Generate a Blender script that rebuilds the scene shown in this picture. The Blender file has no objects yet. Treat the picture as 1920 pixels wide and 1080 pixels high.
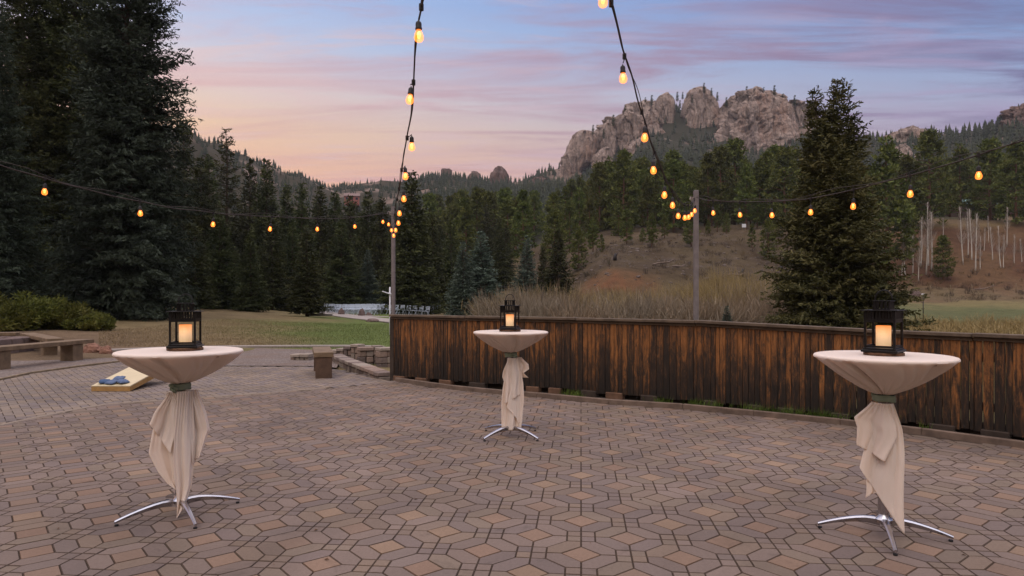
import bpy, bmesh, math, random
import numpy as np
from mathutils import Vector, Matrix, noise as mnoise

# ---------------------------------------------------------------- camera, world, light, exposure
SC = bpy.context.scene
COL = SC.collection
F, VH, CH = 1250.0, 559.0, 1.40            # focal length in px of the 1920 px photo, horizon row, eye height


def lin(r, g, b, a=1.0):
    def c(v):
        v = v / 255.0
        return v / 12.92 if v <= 0.04045 else ((v + 0.055) / 1.055) ** 2.4
    return (c(r), c(g), c(b), a)


cam = bpy.data.cameras.new('camera')
cam.lens = 36.0 * F / 1920.0
cam.sensor_width = 36.0
cam.shift_y = (VH - 540.0) / 1920.0
cam.clip_start = 0.05
cam.clip_end = 6000
camo = bpy.data.objects.new('camera', cam)
camo.location = (0, 0, CH)
camo.rotation_euler = (math.pi / 2, 0, 0)
COL.objects.link(camo)
SC.camera = camo
SC.view_settings.view_transform = 'Standard'
SC.view_settings.look = 'None'
SC.view_settings.exposure = 0.0
SC.view_settings.gamma = 1.0
SC.cycles.max_bounces = 5
SC.cycles.diffuse_bounces = 3
SC.cycles.transparent_max_bounces = 8
SC.cycles.sample_clamp_indirect = 4.0
SC.cycles.use_denoising = True


class NT:
    """small node-tree helper"""
    def __init__(s, tree):
        s.t = tree
        s.n = tree.nodes
        s.l = tree.links

    def node(s, kind, **kw):
        n = s.n.new(kind)
        for k, v in kw.items():
            if k.startswith('i_'):
                key = k[2:]
                key = int(key) if key.isdigit() else key.replace('_', ' ')
                n.inputs[key].default_value = v
            else:
                setattr(n, k, v)
        return n

    def link(s, a, b):
        s.l.new(a, b)

    def val(s, x, sock):
        if isinstance(x, bpy.types.NodeSocket):
            s.link(x, sock)
        else:
            sock.default_value = x

    def math(s, op, a, b=0.0, c=0.0, clamp=False):
        n = s.n.new('ShaderNodeMath')
        n.operation = op
        n.use_clamp = clamp
        s.val(a, n.inputs[0])
        s.val(b, n.inputs[1])
        s.val(c, n.inputs[2])
        return n.outputs[0]

    def mix(s, f, a, b, mode='MIX', clamp=True):
        n = s.n.new('ShaderNodeMix')
        n.data_type = 'RGBA'
        n.blend_type = mode
        n.clamp_factor = clamp
        s.val(f, n.inputs[0])
        s.val(a, n.inputs[6])
        s.val(b, n.inputs[7])
        return n.outputs[2]

    def ramp(s, f, stops, interp='LINEAR'):
        n = s.n.new('ShaderNodeValToRGB')
        s.link(f, n.inputs[0])
        cr = n.color_ramp
        cr.interpolation = interp
        while len(cr.elements) < len(stops):
            cr.elements.new(0.5)
        for e, (p, c) in zip(cr.elements, stops):
            e.position = p
            e.color = c if len(c) == 4 else (*c, 1)
        return n.outputs[0]

    def maprange(s, v, a, b, c=0.0, d=1.0, smooth=False):
        n = s.n.new('ShaderNodeMapRange')
        if smooth:
            n.interpolation_type = 'SMOOTHSTEP'
        s.link(v, n.inputs[0])
        for i, x in enumerate((a, b, c, d)):
            n.inputs[i + 1].default_value = x
        return n.outputs[0]

    def noise(s, vec=None, scale=5.0, detail=4.0, rough=0.55, dist=0.0):
        n = s.n.new('ShaderNodeTexNoise')
        n.inputs['Scale'].default_value = scale
        n.inputs['Detail'].default_value = detail
        n.inputs['Roughness'].default_value = rough
        n.inputs['Distortion'].default_value = dist
        if vec is not None:
            s.link(vec, n.inputs['Vector'])
        return n.outputs[0]

    def mapping(s, vec, loc=(0, 0, 0), rot=(0, 0, 0), scale=(1, 1, 1)):
        n = s.n.new('ShaderNodeMapping')
        s.link(vec, n.inputs[0])
        n.inputs[1].default_value = loc
        n.inputs[2].default_value = rot
        n.inputs[3].default_value = scale
        return n.outputs[0]


# dusk sky: pale blue above, lavender and peach towards the afterglow, mauve streaks of cloud
W = bpy.data.worlds.new('World')
SC.world = W
W.use_nodes = True
w = NT(W.node_tree)
w.n.clear()
tc = w.node('ShaderNodeTexCoord')
sep = w.node('ShaderNodeSeparateXYZ')
w.link(tc.outputs['Generated'], sep.inputs[0])
X_, Y_, Z_ = sep.outputs
az = w.maprange(X_, -0.50, 0.62, 0, 1)
left = w.ramp(Z_, [(0.0, lin(238, 176, 142)), (0.17, lin(246, 190, 154)), (0.235, lin(248, 208, 172)), (0.29, lin(236, 214, 208)),
                   (0.35, lin(200, 212, 238)), (0.45, lin(160, 192, 242)), (0.75, lin(230, 222, 228)), (1.0, lin(238, 228, 228))])
right = w.ramp(Z_, [(0.0, lin(200, 158, 168)), (0.14, lin(198, 162, 176)), (0.20, lin(172, 162, 188)), (0.26, lin(148, 166, 204)),
                    (0.32, lin(122, 158, 208)), (0.40, lin(96, 140, 204)), (0.75, lin(224, 218, 228)), (1.0, lin(238, 228, 228))])
base = w.mix(az, left, right)
# clouds on a flat layer overhead
zc = w.math('MAXIMUM', Z_, 0.04)
px = w.math('DIVIDE', X_, zc)
py = w.math('DIVIDE', Y_, zc)
cmb = w.node('ShaderNodeCombineXYZ')
w.link(px, cmb.inputs[0])
w.link(py, cmb.inputs[1])
cm = w.mapping(cmb.outputs[0], rot=(0, 0, math.radians(17)), scale=(0.40, 1.5, 1))
n1 = w.noise(cm, 1.5, 9, 0.62, 0.6)
cm2 = w.mapping(cmb.outputs[0], loc=(7.3, 2.1, 0), rot=(0, 0, math.radians(-9)), scale=(0.8, 2.6, 1))
n2 = w.noise(cm2, 1.5, 8, 0.62, 0.7)
m1 = w.maprange(n1, 0.41, 0.66, 0, 1, True)
m2 = w.maprange(n2, 0.47, 0.68, 0, 1, True)
fade = w.maprange(Z_, 0.06, 0.16, 0.25, 1)
fade2 = w.maprange(Z_, 0.5, 0.8, 1, 0.3)
f1 = w.math('MULTIPLY', w.math('MULTIPLY', m1, fade), fade2)
f2 = w.math('MULTIPLY', w.math('MULTIPLY', m2, fade), fade2)
ccol = w.mix(az, lin(226, 170, 172), lin(108, 104, 148))
ccol2 = w.mix(az, lin(240, 205, 198), lin(160, 146, 186))
amt1 = w.maprange(az, 0.2, 0.8, 0.50, 0.9)
c1 = w.mix(w.math('MULTIPLY', f1, amt1), base, ccol)
c2 = w.mix(w.math('MULTIPLY', f2, 0.5), c1, ccol2)
# the half of the sky behind the camera: unseen, dimmed low to darken upright faces
back = w.maprange(Y_, 0.25, -0.6, 0, 1, True)
c3 = w.mix(back, c2, w.ramp(Z_, [(0.0, (0.13, 0.09, 0.065, 1)), (0.22, (0.20, 0.15, 0.12, 1)), (0.6, (0.80, 0.78, 0.88, 1))]))
lowg = w.maprange(Z_, -0.02, 0.0, 0, 1)
c4 = w.mix(lowg, (0.05, 0.045, 0.04, 1), c3)
zen = w.maprange(Z_, 0.46, 0.80, 1.0, 2.45, True)  # unseen overhead sky strengthened to brighten tabletops and paving
bg = w.node('ShaderNodeBackground')
w.link(c4, bg.inputs[0])
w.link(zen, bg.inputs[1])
wo = w.node('ShaderNodeOutputWorld')
w.link(bg.outputs[0], wo.inputs[0])

sun = bpy.data.lights.new('sun', 'SUN')  # soft warm fill from behind the camera, added to light upright faces
sun.energy = 0.75
sun.angle = math.radians(32)
sun.color = (1.0, 0.81, 0.67)
warm_fillo = bpy.data.objects.new('sun', sun)
warm_fillo.rotation_euler = Vector((-0.35, -1.0, 0.95)).to_track_quat('Z', 'Y').to_euler()
COL.objects.link(warm_fillo)


# ---------------------------------------------------------------- small builders
def G(u, v, z=0.0):
    """ground point seen at pixel (u, v), on the level z"""
    d = (CH - z) * F / (v - VH)
    return Vector(((u - 960.0) / F * d, d, z))


def P(u, v, d):
    return Vector(((u - 960.0) / F * d, d, CH + (VH - v) / F * d))


def tag(o, label=None, cat=None, group=None, kind=None):
    if label:
        o['label'] = label
    if cat:
        o['category'] = cat
    if group:
        o['group'] = group
    if kind:
        o['kind'] = kind
    return o


def empty(name, loc=(0, 0, 0), rz=0.0):
    o = bpy.data.objects.new(name, None)
    o.empty_display_size = 0.2
    o.location = loc
    o.rotation_euler = (0, 0, rz)
    COL.objects.link(o)
    return o


def link_mesh(name, me, parent=None):
    o = bpy.data.objects.new(name, me)
    COL.objects.link(o)
    if parent is not None:
        o.parent = parent
    return o


def copy_tree(o, parent=None):
    c = o.copy()
    COL.objects.link(c)
    c.parent = parent
    for ch in list(o.children):
        copy_tree(ch, c)
    return c


class MB:
    def __init__(s):
        s.v, s.f, s.c, s.m = [], [], [], []
        s.col = (1, 1, 1, 1)

    def face(s, idx, col=None):
        s.f.append(idx)
        s.c.append(col or s.col)

    def quad(s, a, b, c, d, col=None):
        i = len(s.v)
        s.v += [tuple(a), tuple(b), tuple(c), tuple(d)]
        s.face((i, i + 1, i + 2, i + 3), col)

    def box(s, c, size, rz=0.0, bev=0.0, M=None, col=None):
        hx, hy, hz = size[0] / 2, size[1] / 2, size[2] / 2
        if M is None:
            M = Matrix.Translation(Vector(c)) @ Matrix.Rotation(rz, 4, 'Z')
        b = min(bev, hx * .45, hy * .45, hz * .45)
        i = len(s.v)
        if b <= 0:
            pts = [(x, y, z) for x in (-hx, hx) for y in (-hy, hy) for z in (-hz, hz)]
            s.v += [tuple(M @ Vector(p)) for p in pts]
            for f in ((0, 1, 3, 2), (4, 6, 7, 5), (0, 4, 5, 1), (2, 3, 7, 6), (0, 2, 6, 4), (1, 5, 7, 3)):
                s.face(tuple(i + k for k in f), col)
            return
        bm = bmesh.new()
        bmesh.ops.create_cube(bm, size=1.0)
        for v in bm.verts:
            v.co = Vector((v.co.x * hx * 2, v.co.y * hy * 2, v.co.z * hz * 2))
        bmesh.ops.bevel(bm, geom=bm.edges[:], offset=b, segments=1, affect='EDGES')
        bm.verts.index_update()
        s.v += [tuple(M @ v.co) for v in bm.verts]
        for f in bm.faces:
            s.face(tuple(i + v.index for v in f.verts), col)
        bm.free()

    def beam(s, a, b, wd, th, bev=0.0, col=None, up=Vector((0, 0, 1))):
        a, b = Vector(a), Vector(b)
        d = (b - a)
        L = d.length
        x = d.normalized()
        y = up.cross(x)
        if y.length < 1e-4:
            y = Vector((0, 1, 0)).cross(x)
        y.normalize()
        z = x.cross(y)
        M = Matrix((x, y, z)).transposed().to_4x4()
        M.translation = (a + b) / 2
        s.box(None, (L, wd, th), bev=bev, M=M, col=col)

    def tube(s, pts, rad, n=8, cap=True, col=None):
        pts = [Vector(p) for p in pts]
        if not isinstance(rad, (list, tuple)):
            rad = [rad] * len(pts)
        i0 = len(s.v)
        up = None
        for k, p in enumerate(pts):
            if k == 0:
                t = pts[1] - p
            elif k == len(pts) - 1:
                t = p - pts[k - 1]
            else:
                t = pts[k + 1] - pts[k - 1]
            t.normalize()
            if up is None:
                up = Vector((0, 0, 1)) if abs(t.z) < 0.9 else Vector((1, 0, 0))
            a = up - t * up.dot(t)
            a.normalize()
            up = a
            b = t.cross(a)
            for j in range(n):
                th = 2 * math.pi * j / n
                s.v.append(tuple(p + (a * math.cos(th) + b * math.sin(th)) * rad[k]))
        for k in range(len(pts) - 1):
            for j in range(n):
                j2 = (j + 1) % n
                s.face((i0 + k * n + j, i0 + k * n + j2, i0 + (k + 1) * n + j2, i0 + (k + 1) * n + j), col)
        if cap:
            s.face(tuple(i0 + j for j in range(n))[::-1], col)
            e = i0 + (len(pts) - 1) * n
            s.face(tuple(e + j for j in range(n)), col)

    def lathe(s, prof, n=24, c=(0, 0, 0), col=None):
        """prof: (r, z) points bottom to top"""
        i0 = len(s.v)
        for r, z in prof:
            for j in range(n):
                th = 2 * math.pi * j / n
                s.v.append((c[0] + r * math.cos(th), c[1] + r * math.sin(th), c[2] + z))
        for k in range(len(prof) - 1):
            for j in range(n):
                j2 = (j + 1) % n
                s.face((i0 + k * n + j, i0 + k * n + j2, i0 + (k + 1) * n + j2, i0 + (k + 1) * n + j), col)
        s.face(tuple(i0 + j for j in range(n))[::-1], col)
        e = i0 + (len(prof) - 1) * n
        s.face(tuple(e + j for j in range(n)), col)

    def build(s, name, mat, parent=None, smooth=False, colors=False, angle=None):
        me = bpy.data.meshes.new(name)
        me.from_pydata(s.v, [], s.f)
        me.update()
        if colors:
            at = me.attributes.new('tint', 'FLOAT_COLOR', 'CORNER')
            arr = np.array([c for f, c in zip(s.f, s.c) for _ in f], dtype=np.float32).ravel()
            at.data.foreach_set('color', arr)
        if smooth:
            me.polygons.foreach_set('use_smooth', [True] * len(me.polygons))
            if angle:
                me.set_sharp_from_angle(angle=math.radians(angle))
        me.materials.append(mat)
        return link_mesh(name, me, parent)


def np_mesh(name, V, FC, mat, smooth=False, tint=None, k=None):
    """mesh from numpy arrays; FC (n,k) faces; tint per vertex (n,4)"""
    me = bpy.data.meshes.new(name)
    V = np.asarray(V, dtype=np.float32)
    FC = np.asarray(FC, dtype=np.int32)
    k = FC.shape[1]
    me.vertices.add(len(V))
    me.vertices.foreach_set('co', V.ravel())
    me.loops.add(FC.size)
    me.loops.foreach_set('vertex_index', FC.ravel())
    me.polygons.add(len(FC))
    me.polygons.foreach_set('loop_start', np.arange(0, FC.size, k, dtype=np.int32))
    me.polygons.foreach_set('loop_total', np.full(len(FC), k, dtype=np.int32))
    if smooth:
        me.polygons.foreach_set('use_smooth', np.ones(len(FC), dtype=bool))
    me.update(calc_edges=True)
    if tint is not None:
        at = me.attributes.new('tint', 'FLOAT_COLOR', 'POINT')
        at.data.foreach_set('color', np.asarray(tint, dtype=np.float32).ravel())
    me.materials.append(mat)
    return me


# ---------------------------------------------------------------- materials
def mat_new(name):
    m = bpy.data.materials.new(name)
    m.use_nodes = True
    t = NT(m.node_tree)
    t.n.clear()
    out = t.node('ShaderNodeOutputMaterial')
    b = t.node('ShaderNodeBsdfPrincipled')
    t.link(b.outputs[0], out.inputs[0])
    b.inputs['Specular IOR Level'].default_value = 0.3
    return m, t, b, out


def bump(t, b, h, strength=0.4, dist=0.01):
    n = t.node('ShaderNodeBump')
    n.inputs['Strength'].default_value = strength
    n.inputs['Distance'].default_value = dist
    t.link(h, n.inputs['Height'])
    t.link(n.outputs[0], b.inputs['Normal'])
    return n


def simple(name, col, rough=0.6, metal=0.0, var=0.15, scale=8.0, bmp=0.0, coat=0.0, bdist=0.004):
    m, t, b, o = mat_new(name)
    tc = t.node('ShaderNodeTexCoord')
    n = t.noise(tc.outputs['Object'], scale, 5, 0.6)
    f = t.maprange(n, 0.3, 0.7, 1 - var, 1 + var)
    c = t.node('ShaderNodeVectorMath', operation='SCALE')
    c.inputs[0].default_value = col[:3]
    t.link(f, c.inputs['Scale'])
    t.link(c.outputs[0], b.inputs['Base Color'])
    b.inputs['Roughness'].default_value = rough
    b.inputs['Metallic'].default_value = metal
    b.inputs['Coat Weight'].default_value = coat
    if bmp:
        bump(t, b, n, bmp, bdist)
    return m


def attr_mat(name, rough=0.85, nscale=40.0, var=0.25, bmp=0.3, bdist=0.003, spec=0.3, coords='Object', fine=None, stain=None):
    """colour from the mesh's tint attribute, broken up by noise"""
    m, t, b, o = mat_new(name)
    tc = t.node('ShaderNodeTexCoord')
    a = t.node('ShaderNodeAttribute', attribute_name='tint')
    n = t.noise(tc.outputs[coords], nscale, 6, 0.7)
    f = t.maprange(n, 0.25, 0.75, 1 - var, 1 + var)
    if fine:
        n2 = t.noise(tc.outputs[coords], fine, 3, 0.8)
        f = t.math('MULTIPLY', f, t.maprange(n2, 0.3, 0.7, 0.82, 1.18))
    if stain:
        n4 = t.noise(tc.outputs[coords], stain, 6, .6, .8)
        f = t.math('MULTIPLY', f, t.maprange(n4, .32, .68, .80, 1.14))
        n5 = t.noise(tc.outputs[coords], stain * 7, 4, .7, .5)
        f = t.math('MULTIPLY', f, t.maprange(n5, .60, .74, 1.0, .74))
    c = t.node('ShaderNodeVectorMath', operation='SCALE')
    t.link(a.outputs['Color'], c.inputs[0])
    t.link(f, c.inputs['Scale'])
    t.link(c.outputs[0], b.inputs['Base Color'])
    b.inputs['Roughness'].default_value = rough
    b.inputs['Specular IOR Level'].default_value = spec
    if bmp:
        bump(t, b, n, bmp, bdist)
    return m


def foliage(name, c_dark, c_mid, c_tip, scale=0.9, trans=0.15):
    m, t, b, o = mat_new(name)
    tc = t.node('ShaderNodeTexCoord')
    oi = t.node('ShaderNodeObjectInfo')
    add = t.node('ShaderNodeVectorMath', operation='ADD')
    t.link(tc.outputs['Object'], add.inputs[0])
    t.link(oi.outputs['Random'], add.inputs[1])
    n = t.noise(add.outputs[0], scale, 5, 0.65)
    n2 = t.noise(add.outputs[0], scale * 7, 2, 0.6)
    nn = t.math('ADD', t.math('MULTIPLY', n, 0.6), t.math('MULTIPLY', n2, 0.4))
    c = t.ramp(nn, [(0.36, c_dark), (0.5, c_mid), (0.64, c_tip)])
    k = t.maprange(oi.outputs['Random'], 0, 1, 0.72, 1.3)
    s = t.node('ShaderNodeVectorMath', operation='SCALE')
    t.link(c, s.inputs[0])
    t.link(k, s.inputs['Scale'])
    hs = t.node('ShaderNodeHueSaturation')
    t.link(s.outputs[0], hs.inputs['Color'])
    t.link(t.maprange(oi.outputs['Random'], 0, 1, 0.475, 0.52), hs.inputs['Hue'])
    t.link(hs.outputs[0], b.inputs['Base Color'])
    b.inputs['Roughness'].default_value = 0.75
    b.inputs['Specular IOR Level'].default_value = 0.2
    tr = t.node('ShaderNodeBsdfTranslucent')
    t.link(hs.outputs[0], tr.inputs[0])
    mx = t.node('ShaderNodeMixShader')
    mx.inputs[0].default_value = trans
    t.link(b.outputs[0], mx.inputs[1])
    t.link(tr.outputs[0], mx.inputs[2])
    t.link(mx.outputs[0], o.inputs[0])
    return m
# ---------------------------------------------------------------- terrain
# each column: photo azimuth (px) -> [(distance, height)]; heights may be given by the row they reach ('v', row)
def _z(d, e):
    return CH + (VH - e[1]) / F * d if isinstance(e, tuple) else e


V_ = lambda v: ('v', v)
TCOL = {
    -900: [(8, 0), (20, .2), (50, 2), (90, 6), (160, V_(470)), (300, V_(330)), (420, V_(240)), (560, 120), (900, 60), (2200, 0)],
    0: [(8, 0), (14, 0), (28, .22), (50, .9), (80, 2), (150, V_(500)), (280, V_(330)), (400, V_(215)), (520, 130), (900, 60), (2200, 0)],
    340: [(8, 0), (14, 0), (28, .1), (50, .76), (80, 1.4), (150, V_(520)), (280, V_(400)), (430, V_(243)), (560, 110), (900, 60), (2200, 0)],
    400: [(8, 0), (14, 0), (30, .09), (52, .65), (80, 1.2), (150, V_(525)), (290, V_(412)), (470, V_(266)), (600, 100), (900, 60), (2200, 0)],
    500: [(8, 0), (14, 0), (30, .04), (54, .42), (84, .9), (150, V_(532)), (300, V_(440)), (545, V_(305)), (660, 85), (900, 60), (2200, 0)],
    450: [(8, 0), (14, 0), (30, .08), (52, .55), (80, 1.0), (150, V_(530)), (300, V_(430)), (510, V_(288)), (640, 90), (900, 60), (2200, 0)],
    550: [(8, 0), (14, 0), (30, .0), (56, .3), (90, .8), (150, V_(535)), (300, V_(450)), (580, V_(321)), (700, 80), (900, 60), (2200, 0)],
    640: [(8, 0), (14, -.03), (40, -.02), (64, 0), (100, .5), (150, V_(540)), (300, V_(455)), (640, V_(349)), (760, 80), (1000, 50), (2200, 0)],
    735: [(8, 0), (12, -.10), (15, -.16), (20, -.1), (40, -.05), (64, 0), (100, .5), (150, V_(535)), (300, V_(450)), (650, V_(346)), (780, 80), (1000, 50), (2200, 0)],
    820: [(8, 0), (13, -.4), (20, -.5), (40, -.3), (64, -.1), (100, 1), (150, V_(520)), (300, V_(440)), (640, V_(331)), (780, 90), (1000, 50), (2200, 0)],
    960: [(8, 0), (11, -.5), (20, -.9), (40, -.9), (64, -.7), (85, -.2), (105, V_(535)), (150, V_(490)), (300, V_(415)), (640, V_(343)), (800, 90), (1000, 50), (2200, 0)],
    1050: [(8, 0), (11, -.6), (20, -.9), (60, -.8), (80, -.3), (95, V_(540)), (115, V_(500)), (150, V_(465)), (300, V_(405)), (580, V_(345)), (640, V_(316)), (800, 90), (1100, 50), (2200, 0)],
    1150: [(8, 0), (10, -.6), (20, -.9), (60, -.8), (78, -.2), (84, V_(545)), (90, V_(505)), (110, V_(470)), (135, V_(447)), (200, V_(425)), (320, V_(385)), (560, V_(322)), (640, V_(246)), (760, 100), (1100, 60), (2200, 0)],
    1300: [(7, 0), (9, -.6), (20, -.9), (60, -.8), (78, -.2), (86, V_(545)), (94, V_(505)), (112, V_(470)), (130, V_(437)), (150, V_(430)), (220, V_(412)), (320, V_(372)), (560, V_(272)), (640, V_(203)), (760, 120), (1100, 60), (2200, 0)],
    1440: [(7, 0), (9, -.6), (20, -.9), (60, -.8), (80, -.2), (92, V_(540)), (112, V_(485)), (132, V_(436)), (150, V_(424)), (220, V_(410)), (320, V_(372)), (560, V_(290)), (640, V_(208)), (760, 120), (1100, 60), (2200, 0)],
    1230: [(7, 0), (9, -.6), (20, -.9), (60, -.8), (78, -.2), (85, V_(545)), (92, V_(505)), (111, V_(470)), (132, V_(441)), (150, V_(434)), (220, V_(412)), (320, V_(372)), (560, V_(262)), (640, V_(202)), (760, 120), (1100, 60), (2200, 0)],
    1530: [(7, 0), (9, -.6), (20, -.9), (60, -.8), (84, 0), (100, V_(545)), (115, V_(500)), (132, V_(440)), (150, V_(422)), (240, V_(408)), (340, V_(355)), (540, V_(262)), (630, V_(226)), (720, 100), (1100, 60), (2200, 0)],
    1640: [(7, 0), (9, -.6), (20, -.9), (64, -.9), (88, 0.1), (108, V_(551)), (118, V_(535)), (136, V_(470)), (150, V_(425)), (166, V_(414)), (250, V_(402)), (360, V_(335)), (500, V_(262)), (640, 90), (1100, 60), (2200, 0)],
    1780: [(6, 0), (8, -.6), (20, -.9), (64, -.9), (88, 0), (108, V_(553)), (120, V_(530)), (136, V_(470)), (150, V_(425)), (166, V_(414)), (250, V_(402)), (360, V_(330)), (480, V_(243)), (640, 90), (1100, 60), (2200, 0)],
    1920: [(6, 0), (8, -.6), (20, -.9), (64, -.9), (88, 0), (108, V_(553)), (120, V_(525)), (136, V_(465)), (150, V_(425)), (166, V_(412)), (250, V_(400)), (340, V_(318)), (440, V_(210)), (600, 120), (1100, 60), (2200, 0)],
    2800: [(6, 0), (8, -.4), (20, -.9), (70, -.5), (110, 2), (140, V_(480)), (200, V_(420)), (330, V_(300)), (440, V_(200)), (600, 130), (1100, 60), (2200, 0)],
}
_U = np.array(sorted(TCOL))
_LD = np.linspace(math.log(5), math.log(2300), 420)
_T = np.array([np.interp(np.exp(_LD), [d for d, e in TCOL[u]], [_z(d, e) for d, e in TCOL[u]]) for u in _U])


def ridge(u):
    return np.interp(u, [340, 1920], [1, 1])


def zf(x, y):
    x = np.asarray(x, dtype=float)
    y = np.asarray(y, dtype=float)
    d = np.maximum(y, 6.0)
    u = np.clip(960 + F * x / np.maximum(y, 10.0), _U[0], _U[-1])
    i = np.clip(np.searchsorted(_U, u) - 1, 0, len(_U) - 2)
    fu = (u - _U[i]) / (_U[i + 1] - _U[i])
    fu = fu * fu * (3 - 2 * fu)
    q = np.clip((np.log(d) - _LD[0]) / (_LD[1] - _LD[0]), 0, len(_LD) - 1.001)
    j = q.astype(int)
    fq = q - j
    a = _T[i, j] * (1 - fq) + _T[i, j + 1] * fq
    b = _T[i + 1, j] * (1 - fq) + _T[i + 1, j + 1] * fq
    return a * (1 - fu) + b * fu


def zt(x, y):
    return float(zf(np.array([x]), np.array([y]))[0])


def zu(u, d):
    """terrain point in direction u at distance d"""
    x = (u - 960) / F * d
    return Vector((x, d, zt(x, d)))


def fbm(x, y, s, oct=4, seed=0):
    """cheap vectorised value noise, -1..1"""
    rs = np.random.RandomState(seed)
    tab = rs.rand(256, 256)
    out = np.zeros_like(x)
    amp, tot = 1.0, 0
    for o in range(oct):
        xx, yy = x / s + 17.3 * o, y / s + 9.1 * o
        xi, yi = np.floor(xx).astype(int), np.floor(yy).astype(int)
        fx, fy = xx - xi, yy - yi
        fx, fy = fx * fx * (3 - 2 * fx), fy * fy * (3 - 2 * fy)
        g = lambda a, b: tab[a & 255, b & 255]
        out += amp * ((g(xi, yi) * (1 - fx) + g(xi + 1, yi) * fx) * (1 - fy) + (g(xi, yi + 1) * (1 - fx) + g(xi + 1, yi + 1) * fx) * fy)
        tot += amp
        amp *= .5
        s /= 2
    return out / tot * 2 - 1


def inpoly(x, y, poly):
    x = np.asarray(x)
    y = np.asarray(y)
    r = np.zeros(x.shape, bool)
    n = len(poly)
    for k in range(n):
        x1, y1 = poly[k][0], poly[k][1]
        x2, y2 = poly[(k + 1) % n][0], poly[(k + 1) % n][1]
        c = ((y1 > y) != (y2 > y)) & (x < (x2 - x1) * (y - y1) / (y2 - y1 + 1e-12) + x1)
        r ^= c
    return r


ys = np.concatenate([np.arange(-60, 6, 6.0), np.arange(6, 60, .5), np.arange(60, 200, 1.4), np.arange(200, 820, 5.0), np.arange(820, 1080, 40.0)])
ts = np.linspace(-1.5, 1.5, 440)
YY, TT = np.meshgrid(ys, ts, indexing='ij')
XX = TT * np.maximum(YY + 26, 30)
ZZ = zf(XX, YY)
rough = np.clip((YY - 14) / 120, 0, 1) ** 1.3
ZZ = ZZ + fbm(XX, YY, 14.0, 4, 3) * rough * 1.6 + fbm(XX, YY, 60.0, 4, 5) * np.clip((YY - 220) / 250, 0, 1) * 9 * np.clip((ZZ + 5) / 60, 0, 1)
ZZ = ZZ + fbm(XX, YY, 3.0, 2, 8) * np.clip((YY - 9) / 20, 0, 1) * .03
ZZ[YY < 9] -= .06
near = inpoly(XX, YY, [(-12, 0), (8, 0), (8, 5), (2.6, 9.4), (-1.9, 11.6), (-3.2, 13.4), (-9, 15.4), (-12, 13)])
ZZ = np.where(near, -0.06, ZZ)
UU = 960 + F * XX / np.maximum(YY, 5)


def sm(x, a, b):
    t = np.clip((x - a) / (b - a), 0, 1)
    return t * t * (3 - 2 * t)


def L3(r, g, b):
    return np.array(lin(r, g, b)[:3])


def mixc(c, k, m):
    m = m[..., None]
    return c * (1 - m) + k * m


nA = fbm(XX, YY, 6.0, 4, 11)
nB = fbm(XX, YY, 22.0, 4, 12)
nC = fbm(XX, YY, 1.5, 3, 13)
tan = L3(120, 104, 76)
green = L3(84, 98, 50)
olive = L3(98, 93, 60)
C = np.zeros(XX.shape + (3,)) + tan
# lawn: brown at the left, greener to the right and in the middle distance
C = mixc(C, olive, sm(nA, -.5, .4) * .7)
C = mixc(C, green, sm(UU + nA * 120, 380, 620) * (1 - sm(UU, 745, 800)) * .9 * sm(YY, 14, 22))
C = mixc(C, L3(112, 96, 70), (1 - sm(UU + nA * 160, 430, 640)) * .75 * sm(YY, 16, 20) * (1 - sm(YY, 60, 80)))
C = mixc(C, L3(100, 82, 66), (1 - sm(UU + nA * 90, 130, 420)) * (1 - sm(YY + nA * 4, 22, 32)) * .8)
# right meadow
mr = sm(UU, 1500, 1640)
C = mixc(C, L3(108, 98, 64), mr * .8)
C = mixc(C, L3(82, 84, 54), mr * sm(YY + nA * 5, 52, 60) * (1 - sm(YY + nA * 7, 84, 94)) * .95)
C = mixc(C, L3(94, 80, 58), mr * sm(YY + nA * 5, 92, 100) * (1 - sm(YY + nB * 6, 112, 118)))
C = mixc(C, L3(100, 78, 58), mr * sm(nB + nA * .5, .0, .4) * sm(YY, 96, 102) * (1 - sm(YY, 112, 118)) * .8)
C = mixc(C, L3(74, 48, 37), mr * sm(YY + nB * 5, 113, 119) * (1 - sm(YY, 146, 152)) * (.5 + .5 * sm(nA, -.4, .3)))
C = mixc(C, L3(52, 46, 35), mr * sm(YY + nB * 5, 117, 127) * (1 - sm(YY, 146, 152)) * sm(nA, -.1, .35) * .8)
C = mixc(C, L3(98, 82, 60), mr * sm(YY, 149, 153) * (1 - sm(YY, 168, 180)))
# middle slope
mm = sm(UU, 930, 1010) * (1 - mr)
C = mixc(C, L3(84, 72, 50), mm)
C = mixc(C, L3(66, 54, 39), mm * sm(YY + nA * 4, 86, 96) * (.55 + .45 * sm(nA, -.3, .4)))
C = mixc(C, L3(76, 66, 57), mm * sm(YY, 92, 100) * sm(nC, .1, .5) * .6)
red = sm(UU + nB * 25, 1068, 1090) * (1 - sm(UU + nB * 25, 1225, 1260)) + sm(UU + nB * 20, 1318, 1340) * (1 - sm(UU + nB * 20, 1385, 1410)) * .8
C = mixc(C, L3(100, 60, 38), red * sm(YY + nA * 2, 80, 83) * (1 - sm(YY + nA * 3.5, 86, 94)) * (.35 + .4 * sm(nC, -.4, .4)))
C = mixc(C, L3(84, 71, 55), mm * sm(YY, 128, 134) * (1 - sm(YY, 140, 150)) * .6)
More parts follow.
